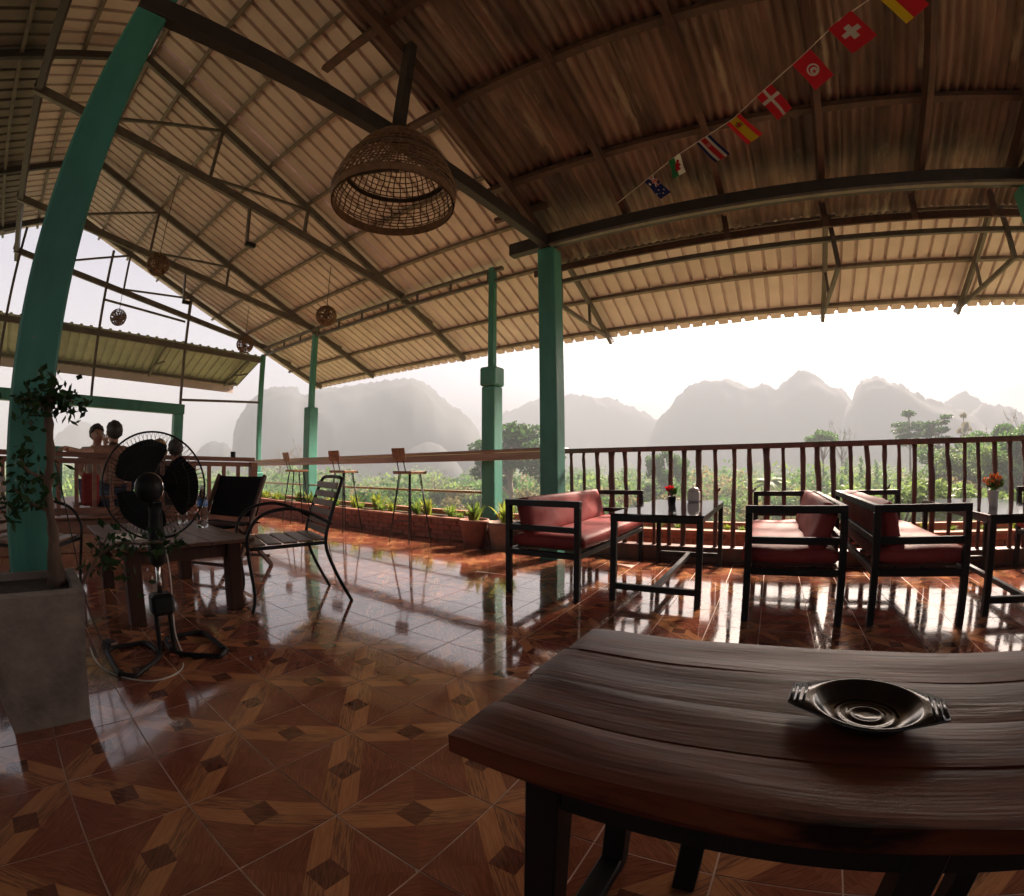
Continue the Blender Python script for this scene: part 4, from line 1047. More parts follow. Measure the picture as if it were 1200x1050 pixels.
# ================================================================== FLAGS
SP=[(-1.162,3.83,3.52),(-.741,3.46,3.455),(-.447,3.185,3.402),(-.178,2.985,3.362),(.075,2.79,3.327),(.314,2.53,3.298),(.566,2.27,3.275),(.80,2.02,3.27),(1.09,1.86,3.311),(1.75,1.30,3.52),(2.78,.4,3.95)]
m=MB(); m.tube([Vector(p) for p in SP],.0032,5); tag(m.build('flag_string',MAT['string']),'thin white string of flags slung under the rusty roof','string')
FM={'r':'f_red','w':'f_white','b':'f_blue','y':'f_yellow','g':'f_green','k':'f_black'}; KEYS=list(FM)
def disc(cx,cy,r,n=20,asp=1.5): return [(cx+r*math.cos(2*PI*k/n),cy+r/asp*math.sin(2*PI*k/n)) for k in range(n)]
def star(cx,cy,r,pts=7,q=.45,asp=1.5,rot=0): return [(cx+(r if k%2==0 else r*q)*math.cos(PI*k/pts+rot),cy+(r if k%2==0 else r*q)/asp*math.sin(PI*k/pts+rot)) for k in range(2*pts)]
def rect(a,b,c,d): return [(a,c),(b,c),(b,d),(a,d)]
def flag(label,idx,base,layers,wind=.55,tw=0.0,wd=.15,ln=.235):
    """base colour key; layers (key, polygon in s along the string / t down the fly)"""
    Cc=Vector(SP[idx]); T=(Vector(SP[idx+1])-Vector(SP[idx-1])).normalized()
    F=Vector((wind,.06+tw,-.85)).normalized(); Nn=T.cross(F).normalized()
    t=thing('flag',label,'flag',Cc,0,'small national flags on the string'); r=random.Random(idx); ph=r.random()*6
    def pos(s,q,off): return T*(s-.5)*wd+F*q*ln+Nn*(.007*math.sin(q*5+ph+s*2)*(q**.5 if q>0 else 0)+off)+T*.012*q*math.sin(ph)
    m=MB(); n1,n2=6,9; vs=[pos(i/n1,j/n2,0) for i in range(n1+1) for j in range(n2+1)]
    m.add(vs,[(i*(n2+1)+j,(i+1)*(n2+1)+j,(i+1)*(n2+1)+j+1,i*(n2+1)+j+1) for i in range(n1) for j in range(n2)],KEYS.index(base),True)
    m.build('cloth',[MAT[FM[k]] for k in KEYS],t)
    if layers:
        m=MB()
        for li,(key,poly) in enumerate(layers):
            # subdivide long straight edges so that the print follows the cloth
            for sg in (1,-1):
                off=sg*(.0012+.0006*li)
                if len(poly)==4:
                    (a,b),(c,d),(e,f),(g,h)=poly; q=5; g_=[]
                    for i in range(q+1):
                        for j in range(q+1):
                            x=i/q;y=j/q; g_.append(pos(((a*(1-x)+c*x)*(1-y)+(g*(1-x)+e*x)*y),((b*(1-x)+d*x)*(1-y)+(h*(1-x)+f*x)*y),off))
                    m.add(g_,[(i*(q+1)+j,(i+1)*(q+1)+j,(i+1)*(q+1)+j+1,i*(q+1)+j+1) for i in range(q) for j in range(q)],KEYS.index(key))
                else:
                    cx=sum(p[0] for p in poly)/len(poly); cyy=sum(p[1] for p in poly)/len(poly); N=len(poly)
                    m.add([pos(x,y,off) for x,y in poly]+[pos(cx,cyy,off)],[(k,(k+1)%N,N) for k in range(N)],KEYS.index(key))
        m.build('print',[MAT[FM[k]] for k in KEYS],t)
flag('dark blue flag with a small cross canton and white stars, lowest on the string',1,'b',[('r',rect(.5,1,0,.5)),('b',rect(.5,.70,.0,.19)),('b',rect(.80,1,.0,.19)),('b',rect(.5,.70,.31,.5)),('b',rect(.80,1,.31,.5)),
    ('w',[(.5,.0),(.56,.0),(1,.46),(1,.5),(.94,.5),(.5,.04)]),('w',[(1,.0),(1,.04),(.56,.5),(.5,.5),(.5,.46),(.94,.0)]),('w',rect(.69,.81,0,.5)),('w',rect(.5,1,.20,.30)),('r',rect(.72,.78,0,.5)),('r',rect(.5,1,.225,.275)),
    ('w',star(.25,.25,.13)),('w',star(.15,.76,.07)),('w',star(.5,.66,.06)),('w',star(.83,.76,.07)),('w',star(.58,.87,.06)),('w',star(.4,.8,.035,5))],.5,.1)
flag('white and green flag with a red dragon, second lowest on the string',2,'w',[('g',rect(0,.5,0,1)),('r',[(.62,.18),(.72,.22),(.80,.30),(.72,.34),(.66,.40),(.82,.46),(.86,.60),(.74,.58),(.66,.64),(.80,.72),(.70,.80),(.56,.74),(.46,.80),(.34,.78),(.44,.68),(.34,.62),(.30,.52),(.42,.52),(.36,.40),(.42,.30),(.52,.34),(.54,.24)])],.12,-.25)
flag('flag striped dark blue, white and a broad red band, third on the string',3,'b',[('w',rect(.167,.833,0,1)),('r',rect(.333,.667,0,1)),('w',disc(.5,.33,.10)),('r',disc(.5,.33,.075))],.42)
flag('red flag with a broad yellow band and small crest, fourth on the string',4,'r',[('y',rect(.25,.75,0,1)),('r',[(.42,.24),(.58,.24),(.60,.34),(.50,.42),(.40,.34)]),('k',rect(.33,.38,.22,.40)),('k',rect(.62,.67,.22,.40)),('k',rect(.44,.56,.19,.23))],.42)
flag('red flag with a white cross running to its edges, fifth on the string',5,'r',[('w',rect(.42,.58,0,1)),('w',rect(0,1,.30,.41))],.36)
flag('red flag with a white disc, crescent and star, sixth on the string',6,'r',[('w',disc(.5,.5,.27,28)),('r',disc(.5,.5,.20,24)),('w',disc(.5,.535,.16,24)),('r',star(.5,.56,.12,5,.4,1.5,PI/2))],.36,0,.16,.235)
flag('red flag with a white upright cross in its middle, seventh on the string',7,'r',[('w',rect(.39,.61,.28,.72)),('w',rect(.17,.83,.43,.57))],.25,0,.175,.22)
flag('yellow and red flag, topmost on the string at the picture edge',8,'r',[('y',rect(0,.33,0,1))],.25,0,.165,.235)

# ================================================================== PEOPLE beyond the deck railing
def skin(name,pts,edges,rad,mt,parent,lv=2):
    me=bpy.data.meshes.new(name); me.from_pydata([tuple(p) for p in pts],edges,[]); me.update()
    o=link(name,me,parent); me.materials.append(mt)
    md=o.modifiers.new('Skin','SKIN'); md.use_smooth_shade=True

    for i,r in enumerate(rad): me.skin_vertices[0].data[i].radius=(r,r)
    me.skin_vertices[0].data[0].use_root=True
    sb=o.modifiers.new('Sub','SUBSURF'); sb.levels=1; sb.render_levels=lv
    return o
def person(label,loc,rz_,arms,hair,shirt,trousers,skm,long_hair=False,lean=0.0,headturn=0.0,topz=.0):
    """seated; faces +y before rotation; arms: for each side (elbow, wrist, hand direction)"""
    t=thing('person',label,'person',loc,rz_); t.scale=(1.14,1.14,1.14)
    P=[];E=[];R=[]
    def v(p,r,par=None):
        P.append(Vector(p)); R.append(r)
        if par is not None: E.append((par,len(P)-1))
        return len(P)-1
    ly=lean
    pel=v((0,0,.06),.135); wa=v((0,.01+ly*.3,.22),.115,pel); ch=v((0,.02+ly*.7,.40),.135,wa); nb=v((0,.01+ly,.51),.07,ch); nk=v((0,.02+ly,.565),.05,nb)
    jw=v((0,.045+ly,.625),.062,nk); hd=v((0,.03+ly,.70),.086,jw); tp=v((0,.02+ly,.765),.062,hd)
    ns=v((0,.122+ly,.672),.013,hd)
    for s in (-1,1):
        er=v((s*.084,.02+ly,.675),.014,hd)
        sh_=v((s*.165,.01+ly*.9,.475),.062,ch)
        el,wr,hdir=arms[0 if s<0 else 1]
        e_=v(el,.042,sh_); w2=v(wr,.029,e_); h=Vector(hdir).normalized(); pm=v(Vector(wr)+h*.07,.032,w2)
        sd=h.cross(Vector((0,0,1))); sd=sd.normalized() if sd.length>.1 else Vector((1,0,0))
        for k,(o_,l) in enumerate(((-.030,.058),(-.010,.072),(.010,.068),(.029,.052))):
            b=v(Vector(wr)+h*.10+sd*o_,.010,pm); v(Vector(wr)+h*(.10+l)+sd*o_*1.15+Vector((0,0,-.014)),.0075,b)
        b=v(Vector(wr)+h*.05+sd*.042*s,.011,pm); v(Vector(wr)+h*.085+sd*.062*s,.0085,b)
        hp=v((s*.09,.03,.02),.10,pel); kn=v((s*.13,.43,.03),.062,hp); an=v((s*.13,.42,-.36),.042,kn); v((s*.14,.55,-.395),.036,an)
    skin('body',P,E,R,skm,t)
    # shirt
    P2=[Vector((0,0,.05)),Vector((0,.01+ly*.3,.22)),Vector((0,.02+ly*.7,.40)),Vector((0,.015+ly,.505))]; E2=[(0,1),(1,2),(2,3)]; R2=[.152,.132,.150,.078]
    for s in (-1,1):
        el=Vector(arms[0 if s<0 else 1][0]); sv=Vector((s*.165,.01+ly*.9,.475)); P2+=[sv,sv.lerp(el,.55)]; R2+=[.075,.06]; E2+=[(2,len(P2)-2),(len(P2)-2,len(P2)-1)]
    skin('shirt',P2,E2,R2,shirt,t)
    P3=[Vector((0,0,.04))];E3=[];R3=[.15]
    for s in (-1,1):
        P3+=[Vector((s*.09,.03,.02)),Vector((s*.13,.40,.03)),Vector((s*.13,.43,-.05)),Vector((s*.13,.42,-.30))]; k=len(P3); R3+=[.113,.078,.074,.055]; E3+=[(0,k-4),(k-4,k-3),(k-3,k-2),(k-2,k-1)]
    skin('trousers',P3,E3,R3,trousers,t)
    hm=MB(); vs=[];fs=[];nu,nv_=18,12
    for i in range(nv_+1):
        for j in range(nu):
            th=PI*i/nv_; a=2*PI*j/nu; d=Vector((math.sin(th)*math.cos(a),math.sin(th)*math.sin(a),math.cos(th)))
            r=1.0+.045*math.sin(7*a+5*th)+.035*math.sin(17*a-11*th)+.03*math.sin(5*a+23*th)
            p=Vector((d.x*.098,d.y*.112,d.z*.105))*r
            if d.y>.25 and d.z<.45: p=Vector((p.x*.8,min(p.y,.035),p.z*.6+.03))
            if d.z<-.3 and not long_hair: p.z=max(p.z,-.105 if d.y<.1 else -.04); p.y=min(p.y,.05 if d.y>.3 else p.y)
            if long_hair and d.z<-.1: p=Vector((p.x*1.15,min(p.y,.01)-.02,p.z*2.4)) if d.y<.5 else p
            vs.append(p+Vector((0,.005+ly,.715)))
    for i in range(nv_):
        for j in range(nu): j2=(j+1)%nu; fs.append((i*nu+j,i*nu+j2,(i+1)*nu+j2,(i+1)*nu+j))
    hm.add(vs,fs,0,True); hm.build('hair',hair,t)
    for s in (-1,1):
        m=MB(); m.lathe([(0,-.011),(.009,-.006),(.011,0),(.009,.006),(0,.011)],8,0,(s*.032,.104+ly,.695)); m.build('eye',MAT['cloth_dark'],t)
    m=MB(); m.tube([(-.024,.101+ly,.637),(0,.108+ly,.633),(.024,.101+ly,.637)],.0055,6); m.build('mouth',MAT['cloth_red'],t)
    return t
lap=lambda s:((s*.24,.06,.24),(s*.14,.30,.12),(-s*.3,.6,-.1))
person('dark haired man sitting with his back turned, one arm stretched along the deck rail',(-6.50,1.08,.56),math.radians(95),
    [((-.42,-.10,.445),(-.62,-.36,.475),(-.5,-.9,-.05)),lap(1)],MAT['hair_dark'],MAT['cloth_brown'],MAT['cloth_blue'],MAT['skin'],False,.07)
person('person with hair tied up resting chin on hand beyond the man',(-7.3,.93,.56),math.radians(-75),[((-.20,.22,.30),(-.06,.16,.54),(.1,.1,1)),lap(1)],MAT['hair_dark'],MAT['cloth_pale'],MAT['cloth_blue'],MAT['skin2'])
person('fair haired woman facing the camera behind the fan',(-7.3,1.88,.40),math.radians(-105),[lap(-1),lap(1)],MAT['hair_blond'],MAT['cloth_pale'],MAT['cloth_dark'],MAT['skin'],True)
person('dark haired person in black turned away beside the fair haired woman',(-6.75,1.98,.38),math.radians(80),[lap(-1),lap(1)],MAT['hair_dark'],MAT['cloth_dark'],MAT['cloth_dark'],MAT['skin2'])
def plank_bench(label,x0,x1,y0,y1,zt):
    t=thing('plank_bench',label,'bench',((x0+x1)/2,(y0+y1)/2,0)); lx,ly=x1-x0,y1-y0
    m=MB(); m.box((0,0,zt-.02),(lx,ly,.04),0,None,.005); m.build('seat',MAT['deckwood'],t)
    for sx in (-1,1):
        for sy in (-1,1):
            m=MB(); m.box((sx*(lx/2-.04),sy*(ly/2-.05),(zt-.04+.333)/2),(.06,.06,zt-.04-.333)); m.build('leg',MAT['deckwood'],t)
plank_bench('brown plank bench on the deck just inside the railing',-6.70,-6.34,.75,1.45,.56)
plank_bench('short brown bench under the person in black',-6.93,-6.57,1.72,2.25,.36+.02)
plank_bench('brown plank bench on the far side of the deck',-7.5,-7.12,.6,2.3,.43)
t=thing('tote_bag','red cloth bag hanging inside the deck railing','bag',(-6.24,.73,.45))
m=MB(); m.box((0,0,.19),(.07,.22,.38),0,None,.03); m.build('body',MAT['cloth_red'],t)
m=MB(); m.tube([(0,-.07,.36),(0,-.05,.56),(0,.05,.56),(0,.07,.36)],.007,6); m.build('strap',MAT['cloth_red'],t)
t=thing('candle_jar','small dark jar standing on the deck rail','jar',(-6.13,2.62,1.0675))
m=MB(); m.lathe([(.034,0),(.036,.01),(.036,.07),(.031,.075),(.029,.02),(0,.015)],14); m.build('glass',MAT['black'],t)

# ================================================================== LANDSCAPE
GZ=-4.6
def polar(az,d): a=math.radians(az); return d*math.sin(a),d*math.cos(a)
# ground
n=60; vs=[];fs=[]; g=np.random.default_rng(5)
for i in range(n+1):
    for j in range(n+1):
        x=-560+1120*i/n; y=-560+1120*j/n; r=math.hypot(x,y)
        z=GZ+min(1,max(0,(r-120)/300))*(3*math.sin(x*.013+1)*math.cos(y*.011)+2*math.sin(x*.031+y*.023))*.6
        vs.append((x,y,z))
for i in range(n):
    for j in range(n): a=i*(n+1)+j; fs.append((a,a+n+1,a+n+2,a+1))
m=MB(); m.add(vs,fs,0,True); tag(m.build('ground',MAT['ground']),kind='structure')
# building body under the floor
m=MB(); m.box((-3.2,.6,(GZ-.31)/2-.16),(14.6,7.4,-GZ-.33)); tag(m.build('wall_base',MAT['wall']),kind='structure')
# karst mountains
from mathutils import noise as mn
def karst(label,prof,d0,depth,seed,rough=1.0,steps=260,rad=36):
    d0*=.56; depth*=.56
    az=np.array([p[0] for p in prof],float); el=np.array([p[1] for p in prof],float)
    A=np.linspace(az[0],az[-1],steps); E0=np.interp(A,az,el); K=np.hanning(27); K/=K.sum(); E_=np.minimum(np.convolve(np.pad(E0,13,'edge'),K,'valid'),E0+.35); vs=[];fs=[]
    DE=E0-E_+np.array([.30*mn.fractal(Vector((a_*1.25,seed*5.1,0)),.7,2.1,5)*min(1,max(0,e_/4)) for a_,e_ in zip(A,E0)])
    for i,a in enumerate(A):
        top=EYE+d0*math.tan(math.radians(E_[i]))
        for k in range(rad+1):
            q=-1+2*k/rad; d=d0+q*depth
            x,y=polar(a,d); nz=mn.fractal(Vector((x/42,y/42,seed*3.7)),1.0,2.1,3); nz2=mn.fractal(Vector((x/15,y/15,seed)),1.0,2.1,3)
            f=max(0,1-abs(q)**1.6)**.55 if q<0 else max(0,1-abs(q)**1.3)**.6
            h=(top-GZ)*f
            if abs(q)>.04: h*=1-.10*rough*abs(nz)*min(1,abs(q)*4)-.03*rough*abs(nz2)*min(1,abs(q)*3)
            h+=d0*math.radians(DE[i])*math.exp(-(q/.12)**2)
            x,y=polar(a,d); vs.append((x,y,GZ-2+h+1.5*(k in (0,rad))*-1))
    N=rad+1
    for i in range(steps-1):
        for k in range(rad): fs.append((i*N+k,(i+1)*N+k,(i+1)*N+k+1,i*N+k+1))
    m=MB(); m.add(vs,fs,0,True); o=m.build('mountain',MAT['rock']); tag(o,label,'mountain',None,'structure')
L_=[(-67.4,-.3),(-67.0,2.0),(-66.9,4.6),(-66.5,6.2),(-65.8,7.0),(-65.3,8.2),(-64.4,8.9),(-63.4,9.7),(-62.2,10.1),(-60.2,10.3),(-59.2,10.1),(-58.9,9.3),(-58.4,9.2),(-57.6,9.9),(-56,10.3),(-53,10.7),(-50.6,11.0),(-47.6,11.6),(-44.9,11.9),(-43.4,11.5),(-42.7,10.9),(-41.9,10.6),(-41.4,9.9),(-40.8,9.6),(-40.3,8.8),(-39.7,8.5),(-38.8,8.1),(-38.0,7.5),(-37.1,6.5),(-36.3,5.6),(-35.5,3.0),(-34.8,1.0),(-34,-.4)]
karst('broad steep limestone mountain filling the left of the view',L_,430,120,1)
karst('low rounded hill in the haze left of the broad mountain',[(-72.6,-.3),(-71.2,2.0),(-70.4,2.9),(-69.6,3.3),(-68,3.3),(-67.2,2.6),(-66,.8),(-65,-.3)],560,60,2)
karst('conical hill at the far left beside the thick green column',[(-91,-.3),(-89,1.5),(-86.9,3.6),(-84.8,5.1),(-83.1,4.4),(-81.6,3.2),(-79,1.5),(-76,-.3)],600,90,3)
karst('small pointed hill at the foot of the broad mountain',[(-48.5,-.3),(-46.5,2.6),(-44.8,3.8),(-43.0,4.3),(-41.2,3.9),(-39.5,2.5),(-37.5,-.3)],330,40,4)
karst('pale middle ridge dissolving in the bright haze between the columns',[(-36,2),(-35,5),(-33.1,7.3),(-29.8,8.9),(-27,9.5),(-24.2,9.7),(-21,9.3),(-18.8,9.0),(-16.1,7.8),(-13.6,6.4),(-11.8,6.0),(-9,4),(-6,1)],800,90,5)
R_=[(-15.5,-.3),(-14.5,3.5),(-13.6,5.8),(-12.7,7.1),(-11.8,7.8),(-11,9.0),(-10.1,9.7),(-9.2,10.3),(-8.4,10.7),(-6.3,11.0),(-4.6,11.0),(-3.4,10.7),(-2.4,10.2),(-1.6,9.8),(-1.1,9.9),(-.5,10.2),(.4,10.3),(.9,9.9),(1.3,9.4),(2,9.9),(2.7,10.4),(3.3,11.0),(3.8,11.3),(5,11.5),(6.3,11.0),(7.5,9.8),(8.1,9.3),(8.7,9.3),(9.3,9.0),(9.7,8.6),(10.3,7.8)]
R2=[(8.2,3),(9.4,6.6),(10.3,7.5),(10.7,8.4),(11.2,9.3),(11.8,9.7),(12.8,10.0),(14.0,9.9),(14.7,9.5),(15.6,9.3),(16.2,9.0),(17.3,8.2),(18.5,7.6),(20.3,6.8),(21.7,6.3),(23.1,5.5),(24.5,4.6),(26,3.4),(28,1.8),(30,-.3)]
karst('tall domed limestone mountain with the highest summit, right of the middle',R_+[(11,6),(12,3),(13,-.3)],610,95,6)
karst('long limestone ridge falling to the right behind the tall trees',R2,560,80,7)
karst('faint pointed peak farthest away on the right',[(17,3),(19.5,5.6),(21,6.6),(22.3,7.3),(23.1,7.6),(24,7.1),(25.2,6.2),(27,5),(30,3)],840,60,8)
karst('low double topped ridge at the right picture edge',[(22,2.0),(23.6,5.2),(25,6.2),(26,6.0),(26.8,5.7),(27.7,5.8),(28.6,5.3),(29.4,4.6),(31,4.0),(34,2.0),(37,-.3)],700,70,9)

# ---- trees
def crown_pts(g,n,blobs):
    """points in the outer shell of a set of blobs (c, r, weight)"""
    w=np.array([b[2] for b in blobs],float); w/=w.sum(); out=[]
    for b,k in zip(blobs,(w*n).astype(int)):
        d=g.normal(size=(k,3)); d/=np.linalg.norm(d,axis=1)[:,None]
        out.append(np.array(b[0])+d*(g.random(k)**.45)[:,None]*np.array(b[1]))
    return np.concatenate(out)
def tree_parts(kind,seed):
    """unit sized tree: height 1; returns (trunk MB, verts, faces)"""
    g=np.random.default_rng(seed); r=random.Random(seed); m=MB(); B=[]
    def limb(pts,r0,r1):
        P=smooth_path(pts,4); m.tube(P,r0,6,0,taper=[r0+(r1-r0)*i/(len(P)-1) for i in range(len(P))])
    if kind=='round':
        limb([(0,0,-.02),(.01,0,.2),(0,.01,.45),(.01,0,.7)],.028,.012)
        for k in range(17):
            a=r.random()*6.28; q=r.uniform(.08,.34); z=r.uniform(.34,.86); q*=math.sqrt(max(.1,1-((z-.55)/.45)**2)); c=(q*math.cos(a),q*math.sin(a),z); s=r.uniform(.085,.14)
            B.append((c,(s,s,s*.75),s*s)); 
            if k<9: limb([(0,0,z*.55),(c[0]*.5,c[1]*.5,z*.8),c],.012,.004)
        n,ls=5200,.019
    elif kind=='bush':
        for k in range(4): a=r.random()*6.28; limb([(0,0,0),(.1*math.cos(a),.1*math.sin(a),.3),(.22*math.cos(a),.22*math.sin(a),.6)],.02,.006)
        for k in range(14):
            a=r.random()*6.28; q=r.uniform(.05,.46); z=r.uniform(.12,.85); s=r.uniform(.12,.2); q*=1-.45*z; B.append(((q*math.cos(a),q*math.sin(a),z),(s,s,s*.8),s*s))
        n,ls=2200,.026
    elif kind=='umbrella':                                         # tall bare stem, tiers of flat plates
        limb([(0,0,-.02),(.004,0,.4),(-.004,0,.8),(0,0,.97)],.016,.005)
        for z,q,cnt in ((.97,.045,3),(.86,.12,6),(.80,.17,7),(.73,.15,6),(.66,.10,4)):
            for k in range(cnt):
                a=r.random()*6.28; c=(q*math.cos(a)*r.uniform(.4,1),q*math.sin(a)*r.uniform(.4,1),z+r.uniform(-.012,.012)); B.append((c,(.07,.07,.03),.02)); limb([(0,0,z-.07),(c[0]*.5,c[1]*.5,z-.03),c],.005,.002)
        n,ls=2600,.013
    elif kind=='dome':                                             # stem with one broad flat topped crown
        limb([(0,0,-.02),(.006,0,.4),(0,.004,.72)],.02,.010)
        for k in range(26):
            a=r.random()*6.28; q=.20*math.sqrt(r.random()); z=.78+.17*math.sqrt(max(0,1-(q/.215)**2))*r.uniform(.75,1); c=(q*math.cos(a),q*math.sin(a),z); B.append((c,(.065,.065,.042),.02))
            if k<9: limb([(0,0,.6),(c[0]*.5,c[1]*.5,.72),c],.007,.002)
        n,ls=2600,.014
    elif kind=='tall':                                             # high open crown
        limb([(0,0,-.02),(.01,0,.35),(-.005,.004,.65),(.0,0,.9)],.017,.006)
        for k in range(14):
            a=r.random()*6.28; q=r.uniform(.04,.17); z=r.uniform(.62,.97); c=(q*math.cos(a),q*math.sin(a),z); s=r.uniform(.04,.07); B.append((c,(s*1.15,s*1.15,s*.6),s*s)); limb([(0,0,z-.14),(c[0]*.6,c[1]*.6,z-.05),c],.006,.002)
        n,ls=2300,.014
    elif kind=='bare':
        limb([(0,0,-.02),(.01,0,.4),(0,0,.7)],.018,.008)
        for k in range(26):
            a=r.random()*6.28; z=r.uniform(.35,.7); q=r.uniform(.1,.3); e=(q*math.cos(a),q*math.sin(a),z+r.uniform(.1,.3)); limb([(0,0,z),(e[0]*.45,e[1]*.45,z+.08),e],.006,.0015)
            for s in range(3): limb([e,(e[0]*1.1+r.uniform(-.05,.05),e[1]*1.1+r.uniform(-.05,.05),e[2]+r.uniform(.02,.08))],.0025,.001)
            B.append((e,(.05,.05,.04),.01))
        n,ls=160,.008
    elif kind=='cypress':
        limb([(0,0,-.02),(0,0,.5)],.02,.008)
        for k in range(16): z=.06+.9*k/15; q=.10*(1-z)**.6+.015; B.append(((r.uniform(-.02,.02),r.uniform(-.02,.02),z),(q,q,.06),q*q+.003))
        n,ls=1400,.016
    elif kind=='palm':
        limb([(0,0,-.02),(.015,0,.4),(.0,0,.78)],.022,.016)
        return g,r,m,None,None
    p=crown_pts(g,n,B); v,f=leaf_cloud(p,ls,g,.5,.6); return g,r,m,v,f
PROTO={}
def proto(kind,seed,leaf):
    key=(kind,seed,leaf)
    if key in PROTO: return PROTO[key]
    g,r,m,v,f=tree_parts(kind,seed)
    if kind=='palm':
        vs=[];fs=[]
        for k in range(26):
            a=r.random()*6.28; up=r.uniform(-.25,.8); L=r.uniform(.30,.40); px,py=-math.sin(a),math.cos(a); N=9; o=len(vs)
            for i in range(N+1):
                t_=i/N; d=L*t_*math.cos(up*.9); z=.78+L*(math.sin(up)*t_-.55*t_*t_); w_=.05*math.sin(PI*min(1,.1+t_*.9))+.002
                vs+=[(d*math.cos(a)+px*w_,d*math.sin(a)+py*w_,z-.6*w_),(d*math.cos(a),d*math.sin(a),z),(d*math.cos(a)-px*w_,d*math.sin(a)-py*w_,z-.6*w_)]
            for i in range(N): b=o+3*i; fs+=[(b,b+1,b+4,b+3),(b+1,b+2,b+5,b+4)]
        v,f=np.array(vs),np.array(fs)
    tm=m.build('trunk',MAT['bark_far']); tme=tm.data; bpy.data.objects.remove(tm)
    PROTO[key]=(tme,np_mesh('crown',v,f,MAT[leaf])); return PROTO[key]
def tree(name,label,kind,seed,leaf,az,d,h,wscale=1.0,grp=None,z0=GZ,cat='tree'):
    x,y=polar(az,d); t=thing(name,label,cat,(x,y,z0),(seed*1.7+az)%6.28,grp); t.scale=(h*wscale,h*wscale,h)
    a,b=proto(kind,seed,leaf); link('trunk',a,t); link('crown',b,t); return t
tree('broadleaf_tree','big round dense tree rising between the two green columns','round',1,'leaf_deep',-32.2,46,11.2,1.25)
tree('umbrella_tree','leaning bushy tree with a dark sprig on top, above the railing beyond the red flower','round',2,'leaf_lush',-12.6,52,8.7,.8)
tree('tall_tree','broad flat topped tree right of the middle of the railing','dome',4,'leaf_lush',6.7,60,10.1,.95)
tree('tall_tree','wispy bare topped tree beside the broad flat topped tree','bare',3,'leaf_deep',8.9,64,11.8,.55)
tree('umbrella_tree','slender tree with tiered crown and a small tuft on top','umbrella',6,'leaf_deep',16.8,68,12.3,1.15)
tree('tall_tree','tall open crowned tree right of the slender tiered tree','tall',7,'leaf_deep',20.1,64,11.2,1.5)
tree('tall_tree','small feathery tree on a thin stem beyond the orange flowers','umbrella',8,'leaf_dry',22.9,80,12.6,.5)
tree('bare_tree','leafless spreading tree against the far ridge on the right','bare',9,'leaf_dry',25.0,62,9.8,.9)
tree('tall_tree','flat tufted tree near the right picture edge','dome',10,'leaf_lush',27.3,56,9.4,.75)
tree('bare_tree','leafless twiggy tree at the right picture edge','bare',11,'leaf_dry',29.3,60,11.2,.8)
tree('bare_tree','leafless greyish tree seen between the bar stool and the capital column','bare',12,'leaf_dry',-41.8,48,5.6,1.0)
tree('bare_tree','leafless tree seen over the counter between the two farther bar stools','bare',13,'leaf_dry',-58.2,60,9.2,.8)
tree('bare_tree','second leafless tree over the counter by the slim column','bare',14,'leaf_dry',-61.2,64,8.4,.8)
tree('palm_tree','grey green palm below the railing in the middle','palm',15,'leaf_pale',.2,48,5.2,1.2)
for k,(az,d,h) in enumerate(((11.2,56,6.4),(12.9,58,6.0),(7.9,54,5.6),(9.4,57,6.2))):
    tree('cypress','narrow columnar tree, %s of the row seen through the balusters'%('third','fourth, rightmost','first, leftmost','second')[k],'cypress',16,'leaf_lush',az,d,h,1.0,'row of narrow columnar trees')
tree('leafy_tree','pale leafy tree at the left beyond the deck railing','round',17,'leaf_pale',-82.3,30,6.6,.9)
tree('leafy_tree','bright green shrub behind the very thin green pipe column','bush',18,'leaf_yellow',-63.5,14,4.9,.9)
tree('leafy_tree','dark green tree behind the people on the deck','bush',19,'leaf_lush',-76.5,34,6.9,1.1)
tree('leafy_tree','small yellowish tree beside the palm','bush',20,'leaf_yellow',3.4,44,3.7,.7)
rg_=random.Random(3)
kinds=[('bush',31,'leaf_lush'),('bush',32,'leaf_pale'),('bush',33,'leaf_dry'),('bush',34,'leaf_deep'),('round',35,'leaf_pale'),('bush',36,'leaf_lush')]
spots=[]
for k in range(44):
    az=-70+101*(k+.5)/44+rg_.uniform(-.8,.8); d=rg_.uniform(22,44)
    hmax=EYE-GZ+d*math.tan(math.radians(-1.2))                 # stays below the rail line
    h=hmax*rg_.uniform(.62,.93)
    if az>14: h*=1.22
    ki=kinds[rg_.randrange(6)]
    if -22<az<2 and rg_.random()<.6: ki=kinds[rg_.choice([1,2,2])]
    tree('garden_shrub','leafy shrub in the overgrown garden below the terrace',ki[0],ki[1],ki[2],az,d,h,rg_.uniform(1.0,1.5),'shrubs in the garden below the terrace',cat='shrub')
q=sorted([o for o in bpy.data.objects if o.get('category')=='shrub'],key=lambda o:math.atan2(o.location.x,o.location.y))
for k,o in enumerate(q):
    lf=[c for c in o.children if c.name.startswith('crown')][0].data.materials[0].name
    ad={'lush_leaf':'green','pale_leaf':'pale yellow green','dry_leaf':'dry brownish','deep_leaf':'dark green'}[lf]
    o['label']='%s garden shrub, %s from the left below the terrace'%(ad,ordinal(k+1))
# right hand tree bank rising above the rail
for k,(az,d,h) in enumerate(((24.0,50,8.7),(26.5,46,8.7),(29.0,44,8.9),(21.0,54,8.6),(31,42,8.6),(23,43,7.6),(25.2,40,7.2),(27.6,39,7.4),(19.4,47,7.2))):
    tree('bank_tree',('second','third','fourth','first, leftmost,','fifth, rightmost,','nearest left hand','nearest middle','nearest right hand','lowest, leftward')[k]+' tree of the leafy green bank rising above the railing on the right','round',40+k%2,'leaf_pale' if k%2 else 'leaf_lush',az,d,h,1.15,'trees in the green bank on the right')
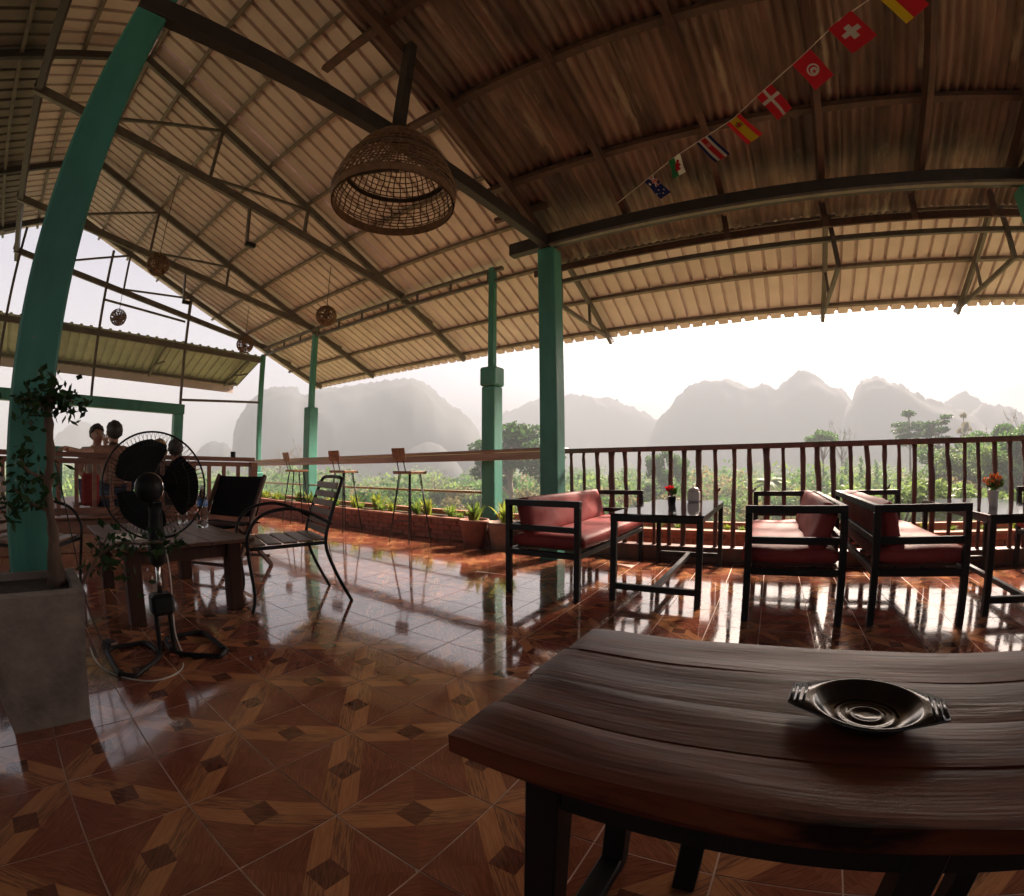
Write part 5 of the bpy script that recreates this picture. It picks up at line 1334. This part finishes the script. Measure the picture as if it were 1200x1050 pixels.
# far woods and undergrowth: masses nobody could count
def mass(name,label,nb,d0,d1,pw,s0,s1,per,leaf,seed):
    g=np.random.default_rng(seed); P_=[]; MI=[]
    for k in range(nb):
        az=g.uniform(-92,36); d=d0+(g.random()**pw)*(d1-d0); x,y=polar(az,d); s=g.uniform(s0,s1)*(1+d/400)
        q=g.normal(size=(per,3)); q/=np.linalg.norm(q,axis=1)[:,None]; q[:,2]=np.abs(q[:,2])-.15
        P_.append(np.array([x,y,GZ+s*.15])+q*(g.random(per)**.4)[:,None]*np.array([s*.9,s*.9,s*g.uniform(.7,1.25)])); MI+=[int(g.choice([0,0,1,1,2,3]))]*per
    v,f=leaf_cloud(np.concatenate(P_),leaf,g,.5,.6)
    tag(link(name,np_mesh(name,v,f,[MAT['leaf_pale'],MAT['leaf_lush'],MAT['leaf_dry'],MAT['leaf_deep']],MI)),label,name,None,'stuff')
mass('forest','hazy green woods filling the valley floor',620,50,215,1.4,2.0,5.0,330,.30,77)
mass('undergrowth','tangled undergrowth covering the ground below the terrace',330,10,50,1.0,.8,2.0,260,.085,78)
# little roofs among the trees on the right
for k,(az,d,lab) in enumerate(((19.6,47,'small grey roofed hut among the trees beyond the balusters'),(22.6,52,'second small grey roofed hut farther right among the trees'))):
    x,y=polar(az,d); t=thing('garden_hut',lab,'hut',(x,y,GZ),math.radians(-az))
    m=MB(); m.box((0,0,1.0),(3.6,2.6,2.0)); m.build('wall',MAT['wall'],t)
    m=MB(); m.add([(-2.1,-1.7,1.95),(2.1,-1.7,1.95),(2.1,0,2.9),(-2.1,0,2.9),(2.1,1.7,1.95),(-2.1,1.7,1.95)],[(0,1,2,3),(3,2,4,5),(0,3,5),(1,4,2),(0,5,4,1)]); m.build('roof',MAT['backsheet'],t)
# ---- haze
m=MB(); m.box((0,0,38),(1200,1200,96)); hz=m.build('haze',[])
hm,N_,L_,b_=new_mat('haze_air'); N_.remove(b_)
pv=N_.new('ShaderNodeVolumePrincipled'); pv.inputs['Color'].default_value=(.30,.325,.37,1); pv.inputs['Density'].default_value=.0050; pv.inputs['Anisotropy'].default_value=.0
L_.new(pv.outputs[0],N_['Material Output'].inputs['Volume']); hz.data.materials.append(hm); tag(hz,kind='stuff')
